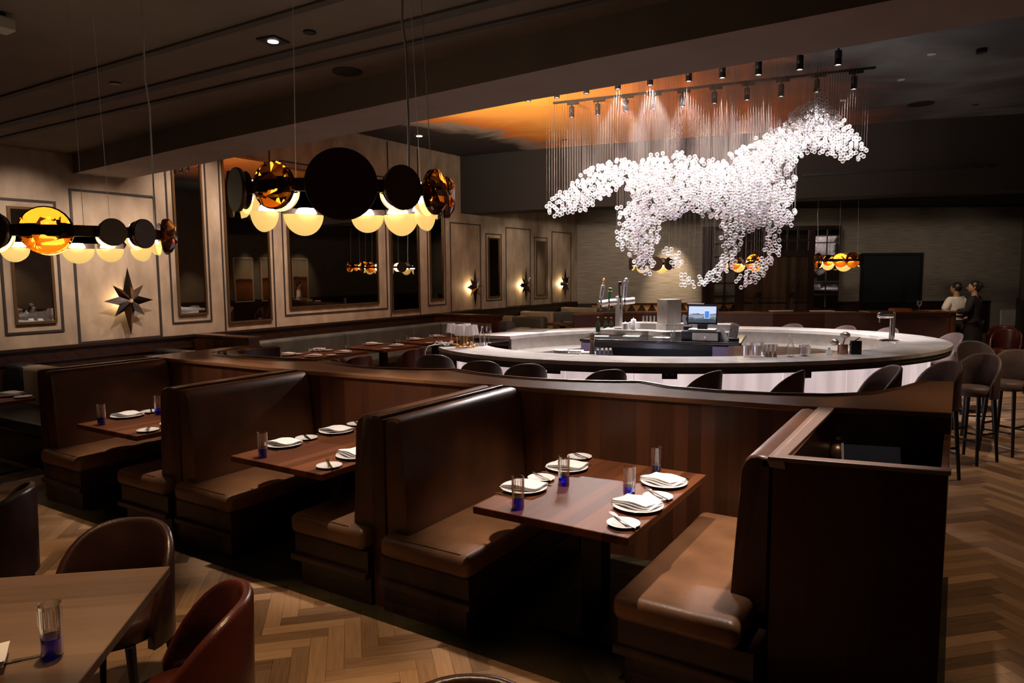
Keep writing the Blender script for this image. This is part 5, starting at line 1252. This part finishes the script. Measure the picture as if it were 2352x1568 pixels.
# low partitions at its ends
for nm, lab, x0, x1, y0, y1 in (('low_partition','low dark walnut partition at the left end of the grey banquette',XW+.03,-8.44,6.42,6.6),('low_partition','low dark walnut partition at the right end of the grey banquette',XW+.03,-8.05,12.22,12.4)):
    t = thing(nm, lab, 'partition')
    m = MB(); m.box(x0,x1,y0,y1,0,1.02); m.build('panel', M['walnut'], t); m = MB(); m.box(x0,x1+.02,y0-.02,y1+.02,1.02,1.06); m.build('cap', M['cap'], t, bevel=.004)
# near-left dark booth
banq('corner_banquette', 'black leather banquette with cream lit back behind the left plates, at the left edge', [
    (LB, rect(-9.7,-9.27,3.88,4.1), rect(-9.7,-7.3,3.36,3.92)), (LC, rect(-9.25,-7.35,3.88,4.1), None)], .9)
banq('rear_banquette', 'dark banquette with cream lit roll in front of the left low partition', [(LC, rect(-9.0,-8.35,5.75,5.95), None), (LB, rect(-9.7,-9.02,5.75,5.95), rect(-9.7,-8.3,5.2,5.77))], .9)
for x0, y, lab in ((-8.9,13.85,'dark green leather banquette back beyond the right low partition, second along the wall'),(-8.85,15.75,'dark green leather banquette back farther along the wall, under the far star sconces'),(-8.7,18.0,'cream-lit banquette back in the far corner by the far wall')):
    banq('wall_booth_bench', lab, [(LC, rect(-9.7,x0+.15,y,y+.25), None), (LG, rect(x0+.17,-7.9,y,y+.25), rect(-9.7,-7.85,y-.5,y+.02))], .93)
# settings
def far_table(x, y, sx, sy, lab):
    t = thing('banquette_table', lab, 'table', (x,y,0), 0, 'dark tables along the banquettes')
    m = MB(); m.box(-sx/2,sx/2,-sy/2,sy/2,.715,.75); m.build('tabletop', M['table'], t, bevel=.003)
    m = MB(); m.box(-.05,.05,-.05,.05,.02,.715); m.build('pedestal', M['dark_metal'], t)
    m = MB(); m.box(-.22,.22,-.22,.22,0,.02); m.build('foot', M['dark_metal'], t)
far_table(-8.08,7.3,.82,1.42,'walnut table with four settings at the left end of the grey banquette')
far_table(-7.96,8.65,.86,.9,'walnut table with two settings at the middle of the grey banquette')
far_table(-7.9,9.95,.86,1.26,'walnut table at the curved right end of the grey banquette, behind the table lamps')
far_table(-8.1,3.05,.86,.55,'dark table at the left frame edge, in front of the cream lit back')
far_table(-7.85,12.85,.75,.6,'dark table behind the ticket printer')
far_table(-7.8,14.6,.75,.8,'dark table before the far corner banquette, above the dark bottles')
def sc6(x, y): return (600+x*.2551, 700+y*.2551)
tn = {'A':'left banquette table','B':'middle banquette table','C':'curved-end banquette table'}
for k, L_ in {'A':[((232,455),'front left'),((512,414),'back left'),((472,470),'front middle'),((735,434),'right')],'B':[((985,360),'left'),((1215,375),'right')],'C':[((1370,317),'left'),((1572,290),'back')]}.items():
    for (x,y), w_ in L_:
        p = at(*sc6(x,y), .75); lo = '%s on the %s' % (w_, tn[k])
        S_plate.put((p.x,p.y,TZ), 0, 'dinner plate with napkin, '+lo); S_nap.put((p.x,p.y,TZ+.0195), random.uniform(-.3,.3)+YAW, 'white napkin on a plate, '+lo)
for k, L_ in {'A':[((322,448),'front left'),((601,413),'back left'),((345,495),'nearest the partition'),((632,457),'right')],'B':[((1060,355),'left'),((1125,398),'right')],'C':[((1432,310),'left'),((1515,347),'front'),((1635,289),'back')]}.items():
    for (x,y), w_ in L_:
        p = at(*sc6(x,y), .75); S_bread.put((p.x,p.y,TZ), 0, 'small bread plate, %s on the %s' % (w_, tn[k]))
for k, L_ in {'A':[((165,470),'front left'),((447,440),'back left'),((515,445),'middle'),((780,412),'right')],'B':[((922,378),'left'),((1235,360),'right')],'C':[((1322,322),'left'),((1530,308),'middle'),((1605,310),'back')]}.items():
    for (x,y), w_ in L_:
        p = at(*sc6(x,y), .75); S_rocks.put((p.x,p.y,TZ), 0, 'short clear glass, %s on the %s' % (w_, tn[k]))['group'] = 'short glasses on the banquette tables'
for (px,py), lab in (((20,909),'dinner plate with napkin on the table at the left frame edge'),): 
    p = at(px,py,.75); S_plate.put((p.x,p.y,TZ), 0, lab); S_nap.put((p.x,p.y,TZ+.0195), .5, 'white napkin on the plate at the left frame edge, before the cream lit back')
p = at(53,913,.75); S_bread.put((p.x,p.y,TZ), 0, 'small bread plate near the end of the table at the left frame edge')
for (px,py), lab in (((1205,755),'white plate on the dark table behind the ticket printer'),((1303,741),'white plate on the far corner table above the dark bottles')):
    p = at(px,py,.75); S_plate.put((p.x,p.y,TZ), 0, lab)
p = at(1290,744,.75); S_rocks.put((p.x,p.y,TZ), 0, 'short clear glass on the far corner table above the dark bottles')
# red tub chairs facing the banquette
for (px,py), lab in (((772,842),'red leather tub chair, left of three at the banquette tables'),((834,836),'red leather tub chair, middle of three at the banquette tables'),((938,822),'red leather tub chair, right of three beside the leftmost bar stool')):
    p = at(px, py-20, .80); S_ch_red.put((p.x-.12,p.y+(.16 if 'right of three' in lab else -.06),0), face(p.x,p.y,p.x-2,p.y+.25), lab)
for (px,py), lab, tx in (((2302,744),'bright red tub chair near the right frame edge, beyond the stools',(.6,18)),((2312,752),'dark red tub chair seen from behind, in front of the bright red one',(.9,19))):
    p = at(px, py+4, .82); S_ch_red.put((p.x,p.y,0), face(p.x,p.y,p.x+(.3 if 'bright' not in lab else -.4),p.y+(2 if 'bright' not in lab else -2)), lab)

# ================================================================ FAR PARTITION AND COUNTER
P0 = at(1318,720,1.12); P3 = at(2182,720,1.12)
pts = [at(1318,720,1.12), at(1480,716,1.12), at(1600,715,1.12), at(1775,717,1.12), at(1895,716,1.12), at(1990,717,1.12), at(2182,719,1.12)]
t = thing('far_partition', 'long low dark leather partition behind the bar, in front of the far wall', 'partition')
fr = [(p.x,p.y) for p in pts]; bkp = [(x-HD[0]*-.0+HD[0]*.28, y+HD[1]*.28) for x, y in fr]
m = MB(); m.prism(fr+bkp[::-1], .0, 1.08); m.build('panel', pm('oxblood_panel', (.05,.018,.012), .4, var=.3, vscale=3), t)
m = MB(); m.prism([(x-HD[0]*.02,y-HD[1]*.02) for x,y in fr]+[(x+HD[0]*.02,y+HD[1]*.02) for x,y in bkp][::-1], 1.08, 1.12); m.build('cap', M['cap'], t, bevel=.006)
pe = pts[-1]; o2 = at(2080,713,1.12)
t = thing('far_bar_counter', 'dark wooden counter where the two people stand', 'counter', (pe.x,pe.y,0), YAW)
m = MB(); m.box(-1.5,.14,-.02,.42,1.125,1.16); m.build('worktop', M['walnut_top'], t, bevel=.004)
m = MB(); m.box(.015,.12,-.0,.4,0,1.125); m.build('end_post', M['walnut'], t)
pw = at(2125,717,1.16); S_wine.put((pw.x+HD[0]*.2,pw.y+HD[1]*.2,1.1605), 0, 'tall stemmed wine glass on the far counter, left of the two people')
for dx, lab in ((.25,'small white plate on the far counter beside the wine glass'),(.5,'white plate on the far counter beside the man in the white shirt')):
    q = pw+Vector(RT0*dx)+Vector(HD*.18); S_bread.put((q.x,q.y,1.1605), 0, lab)
q = pw-Vector(RT0*.35)+Vector(HD*.2); m = MB(); m.rbox(-.18,.18,-.1,.1,0,.07,.03); tag(m.build('serving_basket', pm('rust_basket', (.28,.09,.03), .6), None, (q.x,q.y,1.1605), (0,0,YAW), smooth=50), 'rust-brown basket on the far counter left of the wine glass', 'basket')
for (px, lab) in ((1800,'bright menu sheets lying on the far partition top, left of the glazed door'),(1895,'white menus lying on the far partition top under the glazed door')):
    q = at(px,715,1.12)+Vector(HD*.14); m = MB(); m.cbox((0,0,.006), .45,.16,.012); tag(m.build('menu_sheets', M['paper'], None, (q.x,q.y,1.1205), (0,0,YAW+R(8))), lab, 'menus')
# signs beside the far right wall
q = at_depth(2314,740,16.5); t = thing('notice_stand', 'white framed notice board on a stand near the right edge, behind the red chairs', 'sign', (q.x,q.y,0), YAW)
m = MB(); m.box(-.17,.17,-.015,.015,.62,.98); m.build('board', M['white'], t)
m = MB()
for i in range(8): m.box(-.12,.12-.03*(i%3),-.017,-.0152,.68+i*.028,.685+i*.028)
m.box(-.12,-.09,-.017,-.0152,.92,.95); m.build('text_lines', pm('print_grey', (.35,.33,.33), .7), t)
m = MB(); m.box(-.02,.02,-.0,.02,.02,.62); m.box(-.15,.15,-.12,.12,0,.02); m.build('stand', M['black'], t)

# ================================================================ PEOPLE
def skin_body(name, joints, bones, mat, parent=None, lv=2):
    """joints: name -> (pos, (rx,ry)); first joint is the pelvis"""
    me = bpy.data.meshes.new(name); ks = list(joints)
    me.from_pydata([joints[k][0] for k in ks], [(ks.index(a), ks.index(b)) for a, b in bones], []); me.update()
    o = bpy.data.objects.new(name, me); COL.objects.link(o)
    if parent: o.parent = parent
    sk = o.modifiers.new('skin','SKIN'); sk.use_smooth_shade = True; sk.branch_smoothing = .3
    if not me.skin_vertices: me.skin_vertices.new()
    for i, k in enumerate(ks):
        sv = me.skin_vertices[0].data[i]; r = joints[k][1]; sv.radius = r if isinstance(r, tuple) else (r, r); sv.use_root = (i == 0)
    sd = o.modifiers.new('subdivision','SUBSURF'); sd.levels = lv; sd.render_levels = lv
    me.materials.append(mat); return o
skin = pm('skin_tone', (.32,.17,.10), .5); hair = pm('black_hair', (.008,.006,.005), .45)
def person(label, loc, rot, H_, top, legs, arm_l, arm_r, head_turn, longcoat, bun, sw):
    s = H_/1.72
    t = thing('person', label, 'person', loc, rot)
    J = {'pelvis':((0,0,.93),(.125,.10)),'waist':((0,.01,1.08),(.12,.09)),'chest':((0,.0,1.28),(.15,.105)),'neckb':((0,-.0,1.43),(.075,.06)),'neck':((0,-.012,1.50),(.05,.05)),'skull':((0,-.03,1.585),(.072,.085)),'crown':((0,-.025,1.66),(.06,.07)),
         'shl':((-.165*sw,0,1.39),.06),'ell':(arm_l[0],.045),'wrl':(arm_l[1],.03),'hal':(arm_l[2],.03),
         'shr':((.165*sw,0,1.39),.06),'elr':(arm_r[0],.045),'wrr':(arm_r[1],.03),'har':(arm_r[2],.03),
         'hil':((-.09,0,.86),.095),'knl':((-.10,-.01,.48),.065),'anl':((-.10,.02,.09),.042),'tol':((-.11,-.13,.035),.035),
         'hir':((.09,0,.86),.095),'knr':((.10,-.01,.48),.065),'anr':((.10,.02,.09),.042),'tor':((.11,-.13,.035),.035)}
    J = {k: (tuple(c*s for c in v[0]), v[1]) for k, v in J.items()}
    B = [('pelvis','waist'),('waist','chest'),('chest','neckb'),('neckb','neck'),('neck','skull'),('skull','crown'),('chest','shl'),('shl','ell'),('ell','wrl'),('wrl','hal'),('chest','shr'),('shr','elr'),('elr','wrr'),('wrr','har'),('pelvis','hil'),('hil','knl'),('knl','anl'),('anl','tol'),('pelvis','hir'),('hir','knr'),('knr','anr'),('anr','tor')]
    thin = {'pelvis','waist','chest','hil','hir','knl','knr','shl','shr','ell','elr'}
    Jb = {k: (v[0], tuple(r*(.68 if k in thin else 1) for r in (v[1] if isinstance(v[1], tuple) else (v[1],v[1])))) for k, v in J.items()}
    skin_body('body', Jb, B, skin, t)
    def sub(keys, bones, grow, mat, nm):
        q = {k: (J[k][0], tuple(r+grow for r in (J[k][1] if isinstance(J[k][1], tuple) else (J[k][1],J[k][1])))) for k in keys}
        return skin_body(nm, q, bones, mat, t)
    sub(['waist','pelvis','chest','neckb','shl','ell','shr','elr']+(['wrl','wrr'] if longcoat else []), [('waist','pelvis'),('waist','chest'),('chest','neckb'),('chest','shl'),('shl','ell'),('chest','shr'),('shr','elr')]+([('ell','wrl'),('elr','wrr')] if longcoat else []), .026, top, 'jacket' if longcoat else 'shirt')
    sub(['pelvis','hil','knl','anl','hir','knr','anr'], [('pelvis','hil'),('hil','knl'),('knl','anl'),('pelvis','hir'),('hir','knr'),('knr','anr')], .012, legs, 'trousers')
    for x in (-.105,.105):
        m = MB(); m.rbox((x-.05)*s,(x+.05)*s,-.17*s,.07*s,0,.085*s,.03); m.build('shoe', M['black'], t, smooth=60)
    if longcoat:
        m = MB(); m.lathe([(.14,.98*s),(.155,.9*s),(.17,.7*s),(.19,.45*s),(.185,.45*s),(.16,.7*s),(.13,.98*s)], 20); c_ = m.build('coat_skirt', top, t, smooth=60); c_.scale = (1.12,.85,1)
    hm = MB(); hm.M = Matrix.Translation((0,-.022*s,1.615*s)) @ Matrix.Rotation(head_turn,4,'Z')
    hm.sphere((0,.022,.022), .098, 16, (.88,1.0,1.02))
    if bun: hm.sphere((0,.1,.02), .06, 12); hm.sphere((0,.05,-.03), .075, 12)
    h = hm.build('hair', hair, t, smooth=80)
    fm = MB(); fm.M = Matrix.Translation((0,-.022*s,1.60*s)) @ Matrix.Rotation(head_turn,4,'Z')
    fm.sphere((0,-.02,-.01), .085, 16, (.86,1.05,1.25)); fm.sphere((0,-.112,-.015), .016, 8, (.8,1,1.4))
    for x in (-.076,.076): fm.sphere((x,.01,-.005), .022, 8, (.4,.8,1.3))
    f = fm.build('face', skin, t, smooth=80)
    em = MB(); em.M = fm.M
    for x in (-.03,.03): em.sphere((x,-.102,.012), .009, 8)
    em.box(-.022,.022,-.104,-.096,-.062,-.054); em.build('features', M['black'], f)
    # hands: palm, four fingers and a thumb
    for el, ar in (('l', arm_l), ('r', arm_r)):
        a, b = Vector(ar[1])*s, Vector(ar[2])*s; d = (b-a).normalized(); sd_ = d.cross(Vector((0,0,1))).normalized(); nn = sd_.cross(d)
        m = MB()
        m.tube([a, a+d*.04, a+d*.085], [.026,.034,.03], 8)
        for k, L_ in enumerate((.065,.075,.07,.055)):
            o0 = a+d*.08+sd_*(-.024+.016*k); m.tube([o0, o0+d*L_*.5-nn*.006, o0+d*L_*.85-nn*.022], [.009,.0085,.007], 6)
        m.tube([a+d*.03-sd_*.03, a+d*.06-sd_*.05, a+d*.09-sd_*.052], [.011,.010,.008], 6)
        m.build('hand', skin, t, smooth=60)
    return t
whs = pm('white_shirt', (.72,.66,.60), .8, var=.12, vscale=9); blk = pm('black_cloth', (.008,.007,.008), .85); drk = pm('dark_trousers', (.02,.015,.014), .8)
hd_face = YAW  # local -Y looks along the viewing direction away from us when rotated by pi
pm_, pw_ = at_depth(2196,700,14.35), at_depth(2238,700,13.9)
t = person('man in a white shirt and dark trousers seen from behind at the far counter', (pm_.x,pm_.y,0), YAW+R(180+12), 1.66, whs, drk,
       ((-.27,-.05,1.15),(-.2,-.27,1.12),(-.17,-.35,1.12)), ((.28,-.02,1.13),(.24,-.24,1.10),(.2,-.32,1.11)), R(14), False, False, 1.0)
m = MB(); m.lathe([(.150,.985),(.152,1.0),(.150,1.015)], 20); m.M = Matrix.Identity(4); o = m.build('apron_string', M['black'], t); o.scale = (1,.8,1)
person('person in a long black jacket with a low dark bun, beside the man in white', (pw_.x,pw_.y,0), YAW+R(180+38), 1.70, blk, blk,
       ((-.25,.02,1.12),(-.24,-.16,.98),(-.22,-.24,.96)), ((.26,-.02,1.14),(.30,-.22,1.12),(.32,-.3,1.12)), R(22), True, True, 1.05)
q = at_depth(2195,700,13.2); spot('far_counter_light', (q.x-.2,q.y-.8,3.25), (q.x,q.y+.8,1.2), 130, 50, .7, (1,.78,.56), .04)
